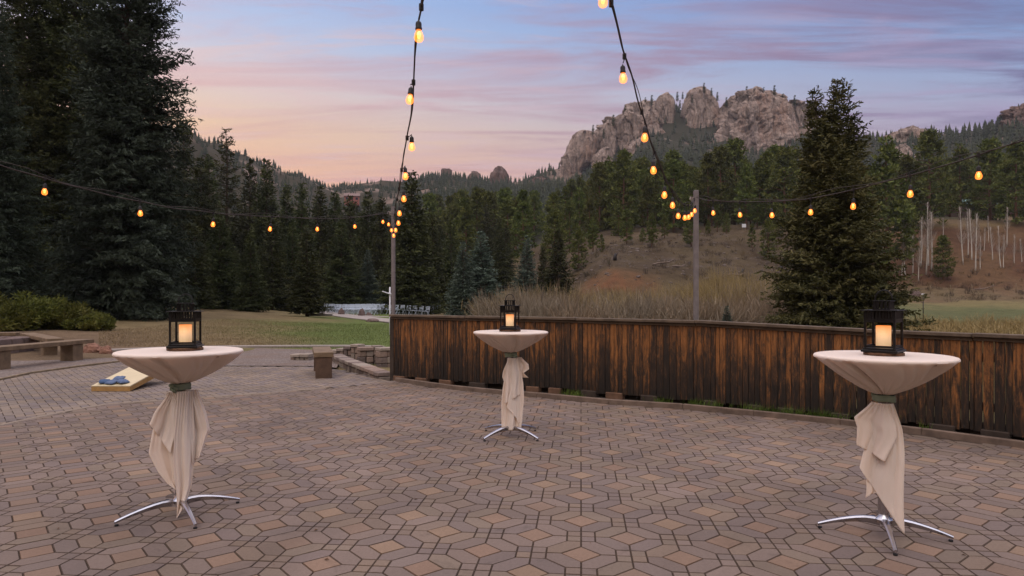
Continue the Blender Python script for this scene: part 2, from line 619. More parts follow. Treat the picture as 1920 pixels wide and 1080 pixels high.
# forest floor and far hills
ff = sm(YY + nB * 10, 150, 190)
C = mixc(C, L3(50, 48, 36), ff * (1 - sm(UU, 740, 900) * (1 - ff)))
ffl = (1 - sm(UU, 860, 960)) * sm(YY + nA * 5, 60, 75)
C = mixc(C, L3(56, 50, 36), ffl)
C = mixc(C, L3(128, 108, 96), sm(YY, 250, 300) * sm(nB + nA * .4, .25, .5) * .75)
C = mixc(C, L3(84, 58, 40), mr * sm(YY + nB * 5, 110, 117) * (1 - sm(YY, 146, 154)) * .65)
C *= (1 + nC * .12)[..., None]
C = np.clip(C, 0.005, 1)
nr, nc = XX.shape
idx = np.arange(nr * nc).reshape(nr, nc)
FCq = np.stack([idx[:-1, :-1].ravel(), idx[:-1, 1:].ravel(), idx[1:, 1:].ravel(), idx[1:, :-1].ravel()], 1)
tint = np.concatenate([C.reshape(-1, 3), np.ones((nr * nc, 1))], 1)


def terrain_mat():
    m, t, b, o = mat_new('terrain_ground')
    tc = t.node('ShaderNodeTexCoord')
    a = t.node('ShaderNodeAttribute', attribute_name='tint')
    n1 = t.noise(tc.outputs['Object'], 0.8, 8, 0.72)
    n2 = t.noise(tc.outputs['Object'], 9.0, 5, 0.75)
    n3 = t.noise(tc.outputs['Object'], 60.0, 3, 0.7)
    f = t.math('MULTIPLY', t.maprange(n1, .3, .7, .72, 1.28), t.maprange(n2, .3, .7, .75, 1.25))
    f = t.math('MULTIPLY', f, t.maprange(n3, .3, .7, .72, 1.28))
    c = t.node('ShaderNodeVectorMath', operation='SCALE')
    t.link(a.outputs['Color'], c.inputs[0])
    t.link(f, c.inputs['Scale'])
    t.link(c.outputs[0], b.inputs['Base Color'])
    b.inputs['Roughness'].default_value = 0.95
    b.inputs['Specular IOR Level'].default_value = 0.1
    h = t.math('ADD', t.math('MULTIPLY', n2, 0.5), t.math('MULTIPLY', n3, 0.25))
    bump(t, b, h, 0.6, 0.12)
    return m


M_TERR = terrain_mat()
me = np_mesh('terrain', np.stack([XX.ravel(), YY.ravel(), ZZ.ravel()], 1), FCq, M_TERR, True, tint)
tag(link_mesh('terrain', me), kind='structure')


# ---------------------------------------------------------------- rock crags
def rock_mat(name, c1, c2, c3):
    m, t, b, o = mat_new(name)
    tc = t.node('ShaderNodeTexCoord')
    co = tc.outputs['Object']
    st = t.mapping(co, scale=(1, 1, .2))
    n1 = t.noise(st, 0.06, 8, 0.62, .4)
    n2 = t.noise(st, 0.35, 7, 0.7)
    vo = t.node('ShaderNodeTexVoronoi', feature='DISTANCE_TO_EDGE')
    vo.inputs['Scale'].default_value = 0.22
    wn = t.node('ShaderNodeTexNoise')
    wn.inputs['Scale'].default_value = 0.12
    wn.inputs['Detail'].default_value = 6
    t.link(co, wn.inputs['Vector'])
    wv = t.node('ShaderNodeVectorMath', operation='MULTIPLY_ADD')
    t.link(wn.outputs['Color'], wv.inputs[0])
    wv.inputs[1].default_value = (9, 9, 9)
    t.link(st, wv.inputs[2])
    t.link(wv.outputs[0], vo.inputs['Vector'])
    hz = t.mapping(co, scale=(.25, .25, 1.3))
    n3 = t.noise(hz, .35, 4, .6)
    c = t.ramp(n1, [(0.34, c1), (0.5, c2), (0.66, c3)])
    crack = t.maprange(vo.outputs['Distance'], 0, 0.07, 0.62, 1)
    f = t.math('MULTIPLY', crack, t.maprange(n2, .32, .7, .6, 1.3))
    f = t.math('MULTIPLY', f, t.maprange(n3, .35, .65, .85, 1.12))
    s = t.node('ShaderNodeVectorMath', operation='SCALE')
    t.link(c, s.inputs[0])
    t.link(f, s.inputs['Scale'])
    t.link(s.outputs[0], b.inputs['Base Color'])
    b.inputs['Roughness'].default_value = .95
    h = t.math('ADD', t.math('MULTIPLY', crack, .6), n2)
    bump(t, b, h, 1.0, 2.2)
    return m


M_ROCK = rock_mat('pink_granite', lin(130, 112, 102), lin(164, 144, 131), lin(156, 126, 109))
M_ROCKR = rock_mat('red_granite', lin(98, 80, 74), lin(122, 98, 88), lin(116, 88, 78))


def crag(label, prof, d, depth=.75, mat=None, seed=0, name='rock_crag', group=None, amp=1.0):
    """prof: [(row, u_left, u_right)] from top to bottom, at distance d"""
    k = d / F
    prof = sorted(prof)
    n = 120
    m_ = 84
    vs = np.linspace(prof[0][0], prof[-1][0], m_)
    uc = (prof[-1][1] + prof[-1][2]) / 2
    O = P(uc, prof[-1][0], d)
    L = np.interp(vs, [p[0] for p in prof], [p[1] for p in prof])
    R = np.interp(vs, [p[0] for p in prof], [p[2] for p in prof])
    wmax = (R - L).max() * k
    V, Fc = [], []
    for i, v in enumerate(vs):
        cx, hw = (L[i] + R[i]) / 2, max((R[i] - L[i]) / 2, .5) * k
        z = (prof[-1][0] - v) * k
        hd = min(hw, wmax / 2) * depth + wmax * .06
        lean = z * .12
        for j in range(n):
            th = 2 * math.pi * j / n
            c_, s_ = math.cos(th), math.sin(th)
            x = (cx - uc) * k + hw * math.copysign(abs(c_) ** .8, c_)
            y = hd * math.copysign(abs(s_) ** .8, s_) + lean
            V.append((x, y, z))
    V = np.array(V)
    out = V.copy()
    cxs = np.repeat((L + R) / 2 * k - uc * k, n)
    for i in range(len(V)):
        q = Vector((V[i][0] + seed * 31, V[i][1], V[i][2] * .33))
        q2 = Vector((V[i][0] + seed * 31, V[i][1] * .8, V[i][2] * .26))
        dd_, pp_ = mnoise.voronoi(q2 * .065 + mnoise.noise_vector(q2 * .08) * .35)
        blk = (mnoise.cell(pp_[0] * 7.31) - .5) * 3.6 - max(0, .12 - (dd_[1] - dd_[0])) * 16
        dd_, pp_ = mnoise.voronoi(q2 * .19 + mnoise.noise_vector(q2 * .2) * .3)
        blk += (mnoise.cell(pp_[0] * 5.77) - .5) * 2.6 - max(0, .14 - (dd_[1] - dd_[0])) * 6
        a = mnoise.fractal(q * .035, 1, 2, 5) * 2.6 + blk
        q3 = Vector((V[i][0] + seed * 17, V[i][1], V[i][2] * .10))
        a -= abs(mnoise.noise(q3 * .16)) * 7 + abs(mnoise.noise(q3 * .42)) * 3 - 2.4
        r = abs(mnoise.noise(q * .11)) * 5.0 + abs(mnoise.noise(q * .31)) * 2.0
        led = mnoise.noise(Vector((V[i][0] * .02, V[i][1] * .02 + seed, V[i][2] * .16))) * 2.0
        dx, dy = V[i][0] - cxs[i], V[i][1]
        l = math.hypot(dx, dy) + 1e-6
        kk = (a + led - r + 1.8) * amp * min(1, wmax / 60)
        out[i][0] += dx / l * kk
        out[i][1] += dy / l * kk
        out[i][2] += (mnoise.noise(q * .09 + Vector((0, 0, 50))) * 4.0 + blk * .45) * amp * min(1, wmax / 60)
    for i in range(m_ - 1):
        for j in range(n):
            j2 = (j + 1) % n
            Fc.append((i * n + j, (i + 1) * n + j, (i + 1) * n + j2, i * n + j2))
    top = out[:n].mean(0) + (0, 0, .5)
    out = np.vstack([out, top])
    me = bpy.data.meshes.new(name)
    me.from_pydata(out.tolist(), [], Fc + [(len(out) - 1, j, (j + 1) % n) for j in range(n)])
    me.materials.append(mat or M_ROCK)
    me.polygons.foreach_set('use_smooth', [True] * len(me.polygons))
    me.set_sharp_from_angle(angle=math.radians(12))
    o = link_mesh(name, me)
    o.location = O
    return tag(o, label, 'rock formation', group)


crag('broad rounded granite dome, the widest of the pale crags, behind the twin-topped spruce',
     [(167, 1405, 1440), (172, 1385, 1462), (182, 1368, 1474), (200, 1357, 1482), (225, 1350, 1487), (245, 1337, 1490), (265, 1325, 1492), (290, 1318, 1494), (330, 1315, 1494)], 590, .8, seed=1, amp=.8)
crag('shadowed granite shoulder partly hidden by the top of the twin-topped spruce',
     [(188, 1480, 1500), (196, 1470, 1520), (215, 1468, 1534), (245, 1466, 1542), (300, 1462, 1550)], 600, .7, seed=2)
crag('highest pointed granite peak of the massif with small trees on its summit',
     [(157, 1308, 1322), (163, 1299, 1334), (172, 1294, 1345), (190, 1287, 1352), (215, 1283, 1356), (240, 1279, 1350), (300, 1275, 1346)], 610, .75, seed=3)
crag('small steep granite spire between the tall peak and the stepped buttress',
     [(171, 1248, 1256), (177, 1237, 1265), (190, 1230, 1268), (210, 1228, 1268), (240, 1232, 1266), (270, 1232, 1266)], 612, .7, seed=4)
crag('tall ribbed granite buttress falling from the ridge above the sloping cliff',
     [(186, 1205, 1212), (193, 1178, 1222), (205, 1165, 1226), (222, 1148, 1232), (250, 1150, 1228), (290, 1158, 1225)], 604, .6, seed=5)
crag('stacked blocky granite outcrop low in front of the ribbed buttress',
     [(228, 1222, 1240), (236, 1210, 1244), (250, 1200, 1252), (270, 1178, 1256), (290, 1168, 1252), (320, 1160, 1246)], 585, .7, seed=6)
crag('long broken rock wall rising behind the buttresses between the sloping cliff and the spire',
     [(190, 1202, 1240), (200, 1178, 1252), (215, 1160, 1262), (235, 1118, 1264), (255, 1098, 1264), (290, 1076, 1262), (330, 1054, 1256)], 618, .3, seed=27, amp=1.2)
crag('narrow granite rib just below the ridge next to the stepped buttress',
     [(222, 1140, 1146), (232, 1128, 1152), (250, 1120, 1158), (275, 1124, 1160), (300, 1126, 1158)], 600, .6, seed=7)
crag('large sloping granite cliff at the low end of the massif above the dark pines',
     [(240, 1090, 1105), (246, 1078, 1114), (258, 1070, 1120), (280, 1062, 1120), (300, 1050, 1112), (320, 1043, 1098), (350, 1034, 1086)], 590, .65, seed=8)
crag('low rounded granite boulder crag on the wooded slope beneath the sloping cliff',
     [(274, 1136, 1144), (281, 1122, 1150), (292, 1113, 1152), (306, 1108, 1152), (330, 1106, 1150)], 575, .6, seed=9)
crag('reddish knob of rock alone on the distant saddle ridge',
     [(311, 932, 942), (316, 924, 950), (324, 919, 956), (336, 916, 958), (350, 914, 960)], 640, .7, M_ROCKR, 10)
crag('flat-topped reddish block of rock on the distant wooded ridge',
     [(316, 830, 846), (318, 829, 849), (330, 828, 850), (345, 826, 852)], 630, .7, M_ROCKR, 11)
crag('small twin rocks on the distant ridge near the reddish knob',
     [(321, 886, 894), (326, 880, 900), (334, 876, 902), (345, 872, 904)], 635, .7, M_ROCKR, 12)
crag('jagged low line of pinkish outcrops leading up to the sloping cliff',
     [(328, 1000, 1008), (334, 990, 1018), (343, 980, 1040), (352, 975, 1052)], 596, .5, M_ROCKR, 13)
crag('bare slab of rock on the steep ridge behind the tall left spruces',
     [(236, 336, 346), (248, 338, 356), (270, 340, 366), (295, 342, 374), (330, 345, 378)], 425, .6, M_ROCK, 14)
crag('dark reddish cliff high on the ridge at the photo edge',
     [(196, 1912, 1950), (206, 1890, 1990), (222, 1876, 2020), (245, 1868, 2050), (275, 1864, 2060)], 425, .5, M_ROCKR, 15)
crag('pale grey granite slab on the hillside behind the pines',
     [(236, 1700, 1722), (243, 1680, 1738), (252, 1668, 1744), (270, 1660, 1748)], 476, .5, M_ROCK, 16)
crag('low grey bedrock hump among the pines below the pale slab',
     [(270, 1680, 1700), (278, 1662, 1712), (292, 1655, 1722), (315, 1650, 1728)], 400, .5, M_ROCK, 17)


# ---------------------------------------------------------------- trees
M_BARK = simple('conifer_bark', lin(74, 60, 50), .95, var=.35, scale=14, bmp=.6, bdist=.02)
M_BARKP = simple('pine_bark', lin(104, 76, 58), .95, var=.35, scale=10, bmp=.6, bdist=.02)
M_SPR = foliage('spruce_needles', lin(36, 42, 22), lin(57, 62, 31), lin(88, 90, 50), .5)
M_BLU = foliage('blue_spruce_needles', lin(36, 45, 33), lin(56, 68, 52), lin(88, 102, 84), .5)
M_BLU2 = foliage('pale_blue_spruce_needles', lin(48, 60, 48), lin(76, 90, 76), lin(112, 126, 110), .5)
M_PINE = foliage('pine_needles', lin(50, 58, 26), lin(82, 89, 38), lin(122, 123, 60), .4, .2)
M_FAR = foliage('far_conifer_needles', lin(27, 31, 21), lin(38, 42, 27), lin(56, 56, 37), .02, .0)
M_ASP = simple('aspen_bark', lin(196, 190, 180), .8, var=.15, scale=3)
M_TWIG = simple('bare_twigs', lin(128, 116, 106), .9, var=.2, scale=2)


def quads_from(cen, ax, wd, rs):
    """one blade per row: centre, half-axis vector, half-width vector"""
    n = len(cen)
    V = np.empty((n, 4, 3))
    V[:, 0] = cen - ax - wd * .7
    V[:, 1] = cen - ax + wd * .7
    V[:, 2] = cen + ax + wd * .45
    V[:, 3] = cen + ax - wd * .45
    return V.reshape(-1, 3), np.arange(n * 4).reshape(n, 4)


def unit(v):
    return v / (np.linalg.norm(v, axis=1, keepdims=True) + 1e-9)


def spruce_crown(seed, H, R, nb=600, blade=.2, bw=.05, base=.05, power=.8, per=3, droop=.28, dens=.2, gaps=.2, twin=None):
    rs = np.random.RandomState(seed)
    h = base + (1 - base) * (1 - (1 - rs.rand(nb)) ** .72)
    h = np.clip(h, base, .995)
    az = rs.rand(nb) * 2 * math.pi
    sect = 1 + gaps * np.sin(az * 3 + h * 9 + seed) * .6
    L = R * ((1 - h) ** power) * (0.72 + .42 * rs.rand(nb)) * sect + .12 + .02 * R
    L *= np.clip((h - base) / .08 + .55, .55, 1)
    slope = -droop + (.75 + droop) * h ** 1.6 + rs.randn(nb) * .07
    d = np.stack([np.cos(az), np.sin(az)], 1)
    nt = np.maximum((L / dens).astype(int), 3)
    bi = np.repeat(np.arange(nb), nt)
    k = np.arange(len(bi)) - np.repeat(np.cumsum(nt) - nt, nt)
    s = (k + rs.rand(len(bi))) / nt[bi]
    s = .12 + .88 * s
    Ls = L[bi] * s
    curve = .22 * s ** 2
    pos = np.stack([d[bi, 0] * Ls, d[bi, 1] * Ls, h[bi] * H + Ls * slope[bi] + L[bi] * curve * .6], 1)
    side = np.where(rs.rand(len(bi)) < .5, -1, 1)
    ang = side * (0.5 + .5 * rs.rand(len(bi)))
    ca, sa = np.cos(ang), np.sin(ang)
    td = np.stack([d[bi, 0] * ca - d[bi, 1] * sa, d[bi, 0] * sa + d[bi, 1] * ca, slope[bi] * .6 - .12 + rs.randn(len(bi)) * .18], 1)
    td = unit(td)
    tl = (.28 * L[bi] * (1.05 - s) + blade * 1.1) * (0.7 + .6 * rs.rand(len(bi)))
    m = np.maximum((tl / (blade * 1.15) * per).astype(int), 2)
    ti = np.repeat(np.arange(len(tl)), m)
    kk = np.arange(len(ti)) - np.repeat(np.cumsum(m) - m, m)
    q = (kk + rs.rand(len(ti))) / m[ti]
    cen = pos[ti] + td[ti] * (tl[ti] * q)[:, None] + rs.randn(len(ti), 3) * blade * .22
    ax = unit(td[ti] + rs.randn(len(ti), 3) * .5) * (blade * (.35 + .35 * rs.rand(len(ti))))[:, None]
    wd = unit(np.cross(ax, rs.randn(len(ti), 3))) * (bw * (.6 + .8 * rs.rand(len(ti))))[:, None]
    V, Q = quads_from(cen, ax, wd, rs)
    # leader
    return V, Q


def trunk_mb(H, r0, bend=.0, seed=0, branches=0, R=2.0, base=.1):
    rs = random.Random(seed)
    mb = MB()
    pts = [(math.sin(i * .9 + seed) * bend * i, math.cos(i * 1.3 + seed) * bend * i, H * i / 9.0) for i in range(10)]
    mb.tube(pts, [r0 * (1 - i / 9.5) + .01 for i in range(10)], 8)
    for i in range(branches):
        h = base + (1 - base) * rs.random() * .9
        a = rs.random() * 6.283
        L = R * (1 - h) ** .8 * .75
        p = Vector((0, 0, h * H))
        mb.tube([p, p + Vector((math.cos(a) * L * .5, math.sin(a) * L * .5, -.05 * L)), p + Vector((math.cos(a) * L, math.sin(a) * L, 0.05 * L))], [r0 * .18 + .01, r0 * .1 + .008, .008], 4, cap=False)
    return mb


def make_spruce(name, seed, H, R, mat, nb, blade, bw, r0=.3, **kw):
    root = empty(name)
    base = kw.get('base', .05)
    V, Q = spruce_crown(seed, H, R, nb, blade, bw, **kw)
    link_mesh('crown', np_mesh('crown', V, Q, mat), root)
    trunk_mb(H * .97, r0, 0.004 * H / 10, seed, int(nb * .15), R, base).build('trunk', M_BARK, root, True)
    return root


def make_pine(name, seed, H, R, mat=None, puffs=110, per=26, blade=.5, bw=.13, base=.25):
    rs = np.random.RandomState(seed)
    root = empty(name)
    h = base + (1 - base) * rs.rand(puffs) ** .85
    t = (h - base) / (1 - base)
    prof = np.sin(np.clip(t * .86 + .14, 0, 1) * math.pi) ** .6 * (1 - .45 * t)
    az = rs.rand(puffs) * 2 * math.pi
    rr = R * prof * (.25 + .8 * rs.rand(puffs) ** .6)
    cen = np.stack([np.cos(az) * rr, np.sin(az) * rr, h * H + .12 * rr], 1)
    size = (.30 + .22 * rs.rand(puffs)) * R * .62
    ci = np.repeat(np.arange(puffs), per)
    off = unit(rs.randn(len(ci), 3)) * (rs.rand(len(ci), 1) ** .45)
    off[:, 2] *= .55
    c = cen[ci] + off * size[ci][:, None]
    ax = unit(off + rs.randn(len(ci), 3) * .5 + np.array([0, 0, .5])) * (blade * (.3 + .3 * rs.rand(len(ci))))[:, None]
    wd = unit(np.cross(ax, rs.randn(len(ci), 3))) * (bw * (.6 + .8 * rs.rand(len(ci))))[:, None]
    V, Q = quads_from(c, ax, wd, rs)
    link_mesh('crown', np_mesh('crown', V, Q, mat or M_PINE), root)
    mb = MB()
    mb.tube([(0, 0, -.5)] + [(.06 * math.sin(seed + i), .06 * math.cos(seed * 2 + i), H * i / 8.0) for i in range(1, 9)], [.24 * H / 15 * (1 - i / 9.0) + .02 for i in range(9)], 7)
    for i in range(0, puffs, 3):
        b = Vector((0, 0, max(cen[i][2] - rr[i] * .35, base * H * .8)))
        mb.tube([b, Vector(cen[i])], [.07, .025], 4, cap=False)
    mb.build('trunk', M_BARKP, root, True)
    return root


def place(proto, u, vtop, d, H0, used, label, cat, group=None, wide=1.0, rz=None, rnd=random):
    """copy of a prototype tree whose top reaches row vtop"""
    p = zu(u, d)
    top = CH + (VH - vtop) / F * d
    s = max((top - p.z + .25) / H0, .12)
    if proto.name not in used:
        used.add(proto.name)
        o = proto
    else:
        o = copy_tree(proto)
    o.location = (p.x, p.y, p.z - .25)
    o.scale = (s * wide, s * wide, s)
    o.rotation_euler = (0, 0, rnd.random() * 6.28 if rz is None else rz)
    return tag(o, label, cat, group)


USED = set()
rnd = random.Random(5)
# giants at the left
GS1 = make_spruce('spruce_tree', 1, 28, 4.4, M_SPR, 1250, .26, .055, .38, base=.015, per=3, dens=.24, droop=.34, power=.62, gaps=.5)
GS2 = make_spruce('spruce_tree', 2, 28, 4.3, M_BLU, 1500, .25, .052, .36, base=.02, per=3, dens=.22, droop=.36, power=.62, gaps=.35)
ES = 'giant spruces at the edge of the lawn'
for (u, vt, d, pr, H0, wd, lab) in (
        (240, -330, 36, GS2, 28, .86, 'huge blue-grey spruce whose edge meets the sky, its skirt on the brown lawn'),
        (140, -340, 42, GS1, 28, .95, 'huge dark green spruce standing behind the blue-grey one, trunk lost in shade'),
        (45, -180, 40, GS1, 28, .9, 'huge dark spruce with sky showing through its thin upper branches'),
        (-25, -60, 30, GS2, 28, .9, 'blue-grey spruce cut by the photo edge above the low juniper bushes'),
        (215, 30, 55, GS1, 28, 1.2, 'dark spruce filling the gap behind the two biggest trees')):
    place(pr, u, vt, d, H0, USED, lab, 'spruce', ES, wd, rnd=rnd)

# valley spruces
MS = [make_spruce('spruce_tree', 20 + i, 18, r, m, nb, .32, .09, .24, base=b, per=2, dens=.27, droop=dr, power=pw)
      for i, (r, m, nb, b, dr, pw) in enumerate(((3.6, M_SPR, 760, .03, .25, .9), (3.2, M_SPR, 680, .05, .3, 1.0), (3.6, M_BLU2, 740, .02, .2, .95), (2.8, M_SPR, 600, .09, .3, .85)))]
BARE = make_spruce('spruce_tree', 31, 22, 3.4, M_SPR, 520, .3, .07, .24, base=.06, per=2, dens=.3, droop=.12, power=1.05)
valley = [
    (345, 222, 66, 3, .9, 'slim dark spruce with a needle tip right beside the giant blue-grey spruce'),
    (376, 300, 60, 0, .9, 'dark spruce between the giant trees and the thin-topped spruce'),
    (425, 232, 74, 9, 1.15, 'tall spruce with a bare thin open top rising above the ridge line'),
    (392, 292, 68, 1, .9, 'mid-height spruce touching the thin-topped spruce'),
    (468, 300, 80, 3, .9, 'narrow spruce pointing above the wooded ridge beyond the thin-topped one'),
    (500, 302, 74, 0, .85, 'pointed spruce, the taller of two narrow ones over the valley'),
    (538, 348, 78, 1, 1, 'bushy green spruce in the valley row below the ridge'),
    (566, 344, 72, 3, 1, 'slim spruce in the valley row over the lone trunk'),
    (600, 352, 82, 0, 1, 'broad spruce in the back valley row, above the white chairs path'),
    (628, 360, 84, 1, 1, 'spruce in the back valley row below the distant lodge'),
    (655, 368, 80, 3, 1.1, 'slim spruce in the valley row under the distant lodge'),
    (690, 362, 86, 0, 1, 'spruce behind the chairs, halfway between lodge and light pole'),
    (716, 372, 78, 1, 1, 'dark spruce close behind the left light pole'),
    (772, 326, 58, 0, 1.12, 'tall broad dark spruce standing right behind the left light pole'),
    (812, 402, 64, 1, 1.1, 'dark spruce squeezed between the tall broad one and the blue-grey cone'),
    (845, 416, 70, 3, 1.2, 'shadowed narrow spruce behind the blue-grey cone'),
    (902, 436, 54, 2, 1.5, 'wide blue-grey cone-shaped spruce beyond the wooden fence'),
    (868, 455, 52, 2, 1.2, 'smaller blue-grey spruce leaning against the wide cone-shaped one'),
    (988, 444, 60, 2, 1.05, 'pale narrow blue-grey spruce at the edge of the bare willows'),
    (1046, 432, 58, 1, 1.35, 'dark full spruce in front of the brown slope, above the middle lantern'),
    (1018, 462, 63, 1, 1.0, 'low dark spruce wedged between the pale and the full spruce'),
    (412, 398, 52, 0, 1.3, 'young wide spruce with branches to the ground on the lawn edge'),
    (470, 436, 50, 1, 1.3, 'short dense spruce on the lawn edge between two wider ones'),
    (510, 405, 58, 3, 1.4, 'dark spruce at the lawn edge behind the short dense one'),
    (576, 428, 46, 3, 1.5, 'spruce with its bare lower trunk showing at the end of the lawn'),
    (548, 420, 60, 1, 1.2, 'dark spruce behind the one with the bare lower trunk'),
    (640, 420, 66, 0, 1.4, 'wide dark spruce shading the far end of the white chairs'),
    (690, 470, 68, 2, 1.2, 'small blue-tinted spruce above the rows of white chairs'),
    (735, 440, 72, 1, 1.3, 'dark spruce rising behind the chairs at the foot of the left pole'),
    (610, 455, 68, 1, 1.3, 'low dark spruce at the shaded end of the path'),
    (660, 478, 76, 1, 1.3, 'low dark spruce deep in shade behind the chair rows'),
    (365, 420, 47, 3, 1.6, 'dark spruce tucked against the giant blue-grey spruce above the left table'),
    (440, 470, 62, 3, 1.5, 'dim spruce filling the gap low behind the lawn'),
    (1363, 583, 30, 2, 1.3, 'tiny young blue-green spruce poking over the fence by the right pole'),
]
for (u, vt, d, k, wd, lab) in valley:
    pr, H0 = (BARE, 22) if k == 9 else (MS[k], 18)
    o = place(pr, u, vt, d, H0, USED, lab, 'spruce', 'spruces along the valley floor', wd * 1.08, rnd=rnd)
# a spruce whose lower stem is bare
# dark backdrop spruces in the valley (further, smaller)
for i in range(56):
    u = 350 + rnd.random() * 600
    d = 88 + rnd.random() * 95
    vt = 395 + rnd.random() * 45 - (d - 88) * .30
    place(MS[rnd.choice((0, 1, 3))], u, vt, d, 18, USED, 'dark spruce in the shadowed wood behind the valley row', 'spruce', 'spruces in the wood behind the valley row', 1.25, rnd=rnd)

# twin-topped spruce beyond the fence
TW = empty('spruce_tree')
H = 12.2
Va, Qa = spruce_crown(71, H, 2.8, 1250, .17, .042, base=.0, power=.90, per=3, dens=.15, droop=.22, gaps=.6)
Vb, Qb = spruce_crown(72, H * .97, 2.0, 560, .17, .042, base=.40, power=1.0, per=3, dens=.15, droop=.1, gaps=.6)
Va = Va + np.array([.25, 0, 0]) * (Va[:, 2:3] / H) * 1.2
Vb = Vb + np.array([-.40, .2, 0]) - np.array([.35, 0, 0]) * (Vb[:, 2:3] / H)
Vt = np.vstack([Va, Vb])
Qt = np.vstack([Qa, Qb + len(Va)])
M_TWN = foliage('sunlit_spruce_needles', lin(46, 52, 26), lin(80, 83, 43), lin(126, 124, 74), .7)  # sunlight put into these lighter needle colours
link_mesh('crown', np_mesh('crown', Vt, Qt, M_TWN), TW)
mb = trunk_mb(H * .98, .22, 0, 4, 130, 3.0, .03)
mb.tube([(0, 0, 3.5), (-.45, .1, 5.5), (-.74, .2, 11.6)], [.16, .13, .02], 8)
mb.build('trunk', M_BARK, TW, True)
p = zu(1563, 30)
TW.location = (p.x, p.y, p.z - .1)
TW.scale = (1, 1, (CH + (VH - 150) / F * 30 - p.z) / H)
tag(TW, 'large spruce with two tops standing just beyond the fence in front of the granite dome', 'spruce')

# ponderosas on the slope
PN = [make_pine('pine_tree', 40 + i, 15, r, None, pf, 26, .55, .15, b) for i, (r, pf, b) in enumerate(((3.4, 130, .06), (2.9, 115, .10), (3.8, 140, .04), (2.6, 100, .14)))]
special = [
    (1262, 284, 172, 2, 'tall light green pine, crown just under the ribbed cliff'), (1205, 318, 168, 0, 'broad green pine below the boulder crag'),
    (1148, 330, 170, 1, 'green pine at the foot of the sloping cliff'), (1378, 262, 165, 2, 'tall pine reaching up in front of the granite dome'),
    (1438, 285, 150, 0, 'bright green pine beside the twin-topped spruce'), (1322, 300, 160, 1, 'dark pine between the tall pine and the right pole'),
    (1470, 330, 140, 2, 'low bright green pine tucked against the twin-topped spruce'), (1742, 246, 150, 2, 'tall full pine standing alone against the pale slab'),
    (1662, 262, 122, 1, 'pine right behind the twin-topped spruce'), (1700, 292, 150, 0, 'pine in the gap between the spruce and the lone full pine'),
    (1800, 272, 165, 1, 'slender pine above the second aspen clump'), (1856, 262, 158, 2, 'wide dark pine over the half-hidden cabin'),
    (1905, 268, 150, 0, 'wide dark pine cut by the photo edge'), (1635, 330, 118, 3, 'narrow pine beside the first bare aspens'),
    (1700, 372, 132, 0, 'green pine between the spruce and the tall aspens'), (1768, 442, 122, 2, 'small bushy pine standing among the white aspen trunks'),
    (1296, 398, 118, 2, 'round low pine on the slope directly behind the right pole'), (1222, 402, 116, 1, 'small pine on the slope under the string of bulbs'),
    (1175, 392, 126, 0, 'dark pine at the top of the brown slope'), (1112, 408, 118, 1, 'pine above the red earth cut'),
    (1068, 378, 138, 0, 'pine at the left shoulder of the brown slope'), (1345, 385, 142, 3, 'slim pine on the crest behind the right string of bulbs'),
    (1420, 372, 140, 1, 'pine over the small white sign on the crest'), (1395, 392, 152, 3, 'thin pine behind the small white sign'),
    (1460, 395, 128, 2, 'shadowy pine on the slope at the spruce edge'),
    (1085, 430, 104, 0, 'pine rooted low at the near shoulder of the brown slope'), (1128, 440, 110, 3, 'thin dark pine on the open part of the brown slope'),
    (1205, 428, 124, 2, 'bushy pine just under the crest of the brown slope'), (1246, 405, 130, 0, 'wide pine on the crest over the round low pine'),
    (1328, 412, 128, 1, 'pine beside the right pole on the crest'), (1362, 400, 134, 2, 'wide crest pine between two slim ones'),
    (1410, 420, 118, 3, 'small pine on the upper slope below the white sign'), (1440, 410, 112, 0, 'pine low on the slope touching the spruce branches'),
    (1290, 385, 140, 1, 'tall crest pine rising behind the right pole'), (1160, 385, 138, 2, 'full pine on the crest where the slope begins'),
    (1105, 372, 142, 1, 'tall pine at the head of the brown slope'), (1040, 392, 120, 2, 'full pine over the dark spruce at the willow edge'),
]
for (u, vt, d, k, lab) in special:
    place(PN[k], u, vt, d, 15, USED, lab, 'pine', 'ponderosa pines across the hill', 1.05, rnd=rnd)
cnt = 0
tries = 0
pts = []
while cnt < 262 and tries < 12000:
    tries += 1
    u = 780 + rnd.random() * 1200
    d = 105 + rnd.random() ** .8 * 190
    if 1040 < u < 1500 and d < 136 + rnd.random() * 8:
        continue
    if u >= 1500 and d < 172:
        continue
    if u < 1000 and d < 125:
        continue
    p = zu(u, d)
    if any((p.x - a) ** 2 + (p.y - b) ** 2 < (2.3 + d * .009) ** 2 for a, b in pts):
        continue
    pts.append((p.x, p.y))
    Ht = 12 + rnd.random() * 7
    if u > 1500 and d < 200:
        Ht *= .9
    vt = VH - (p.z + Ht - CH) * F / d
    if vt < (268 if u > 1150 else 350 - max(0, u - 1050) * .7):
        continue
    where = 'hill below the granite massif' if u < 1500 else 'wooded rise beyond the aspens'
    if u < 1000:
        where = 'slope closing the valley'
    place(PN[rnd.randrange(4)], u, vt, d, 15, USED, 'green ponderosa pine in the dense stand on the ' + where, 'pine', 'pines on the ' + where, 1.05, rnd=rnd)
    cnt += 1

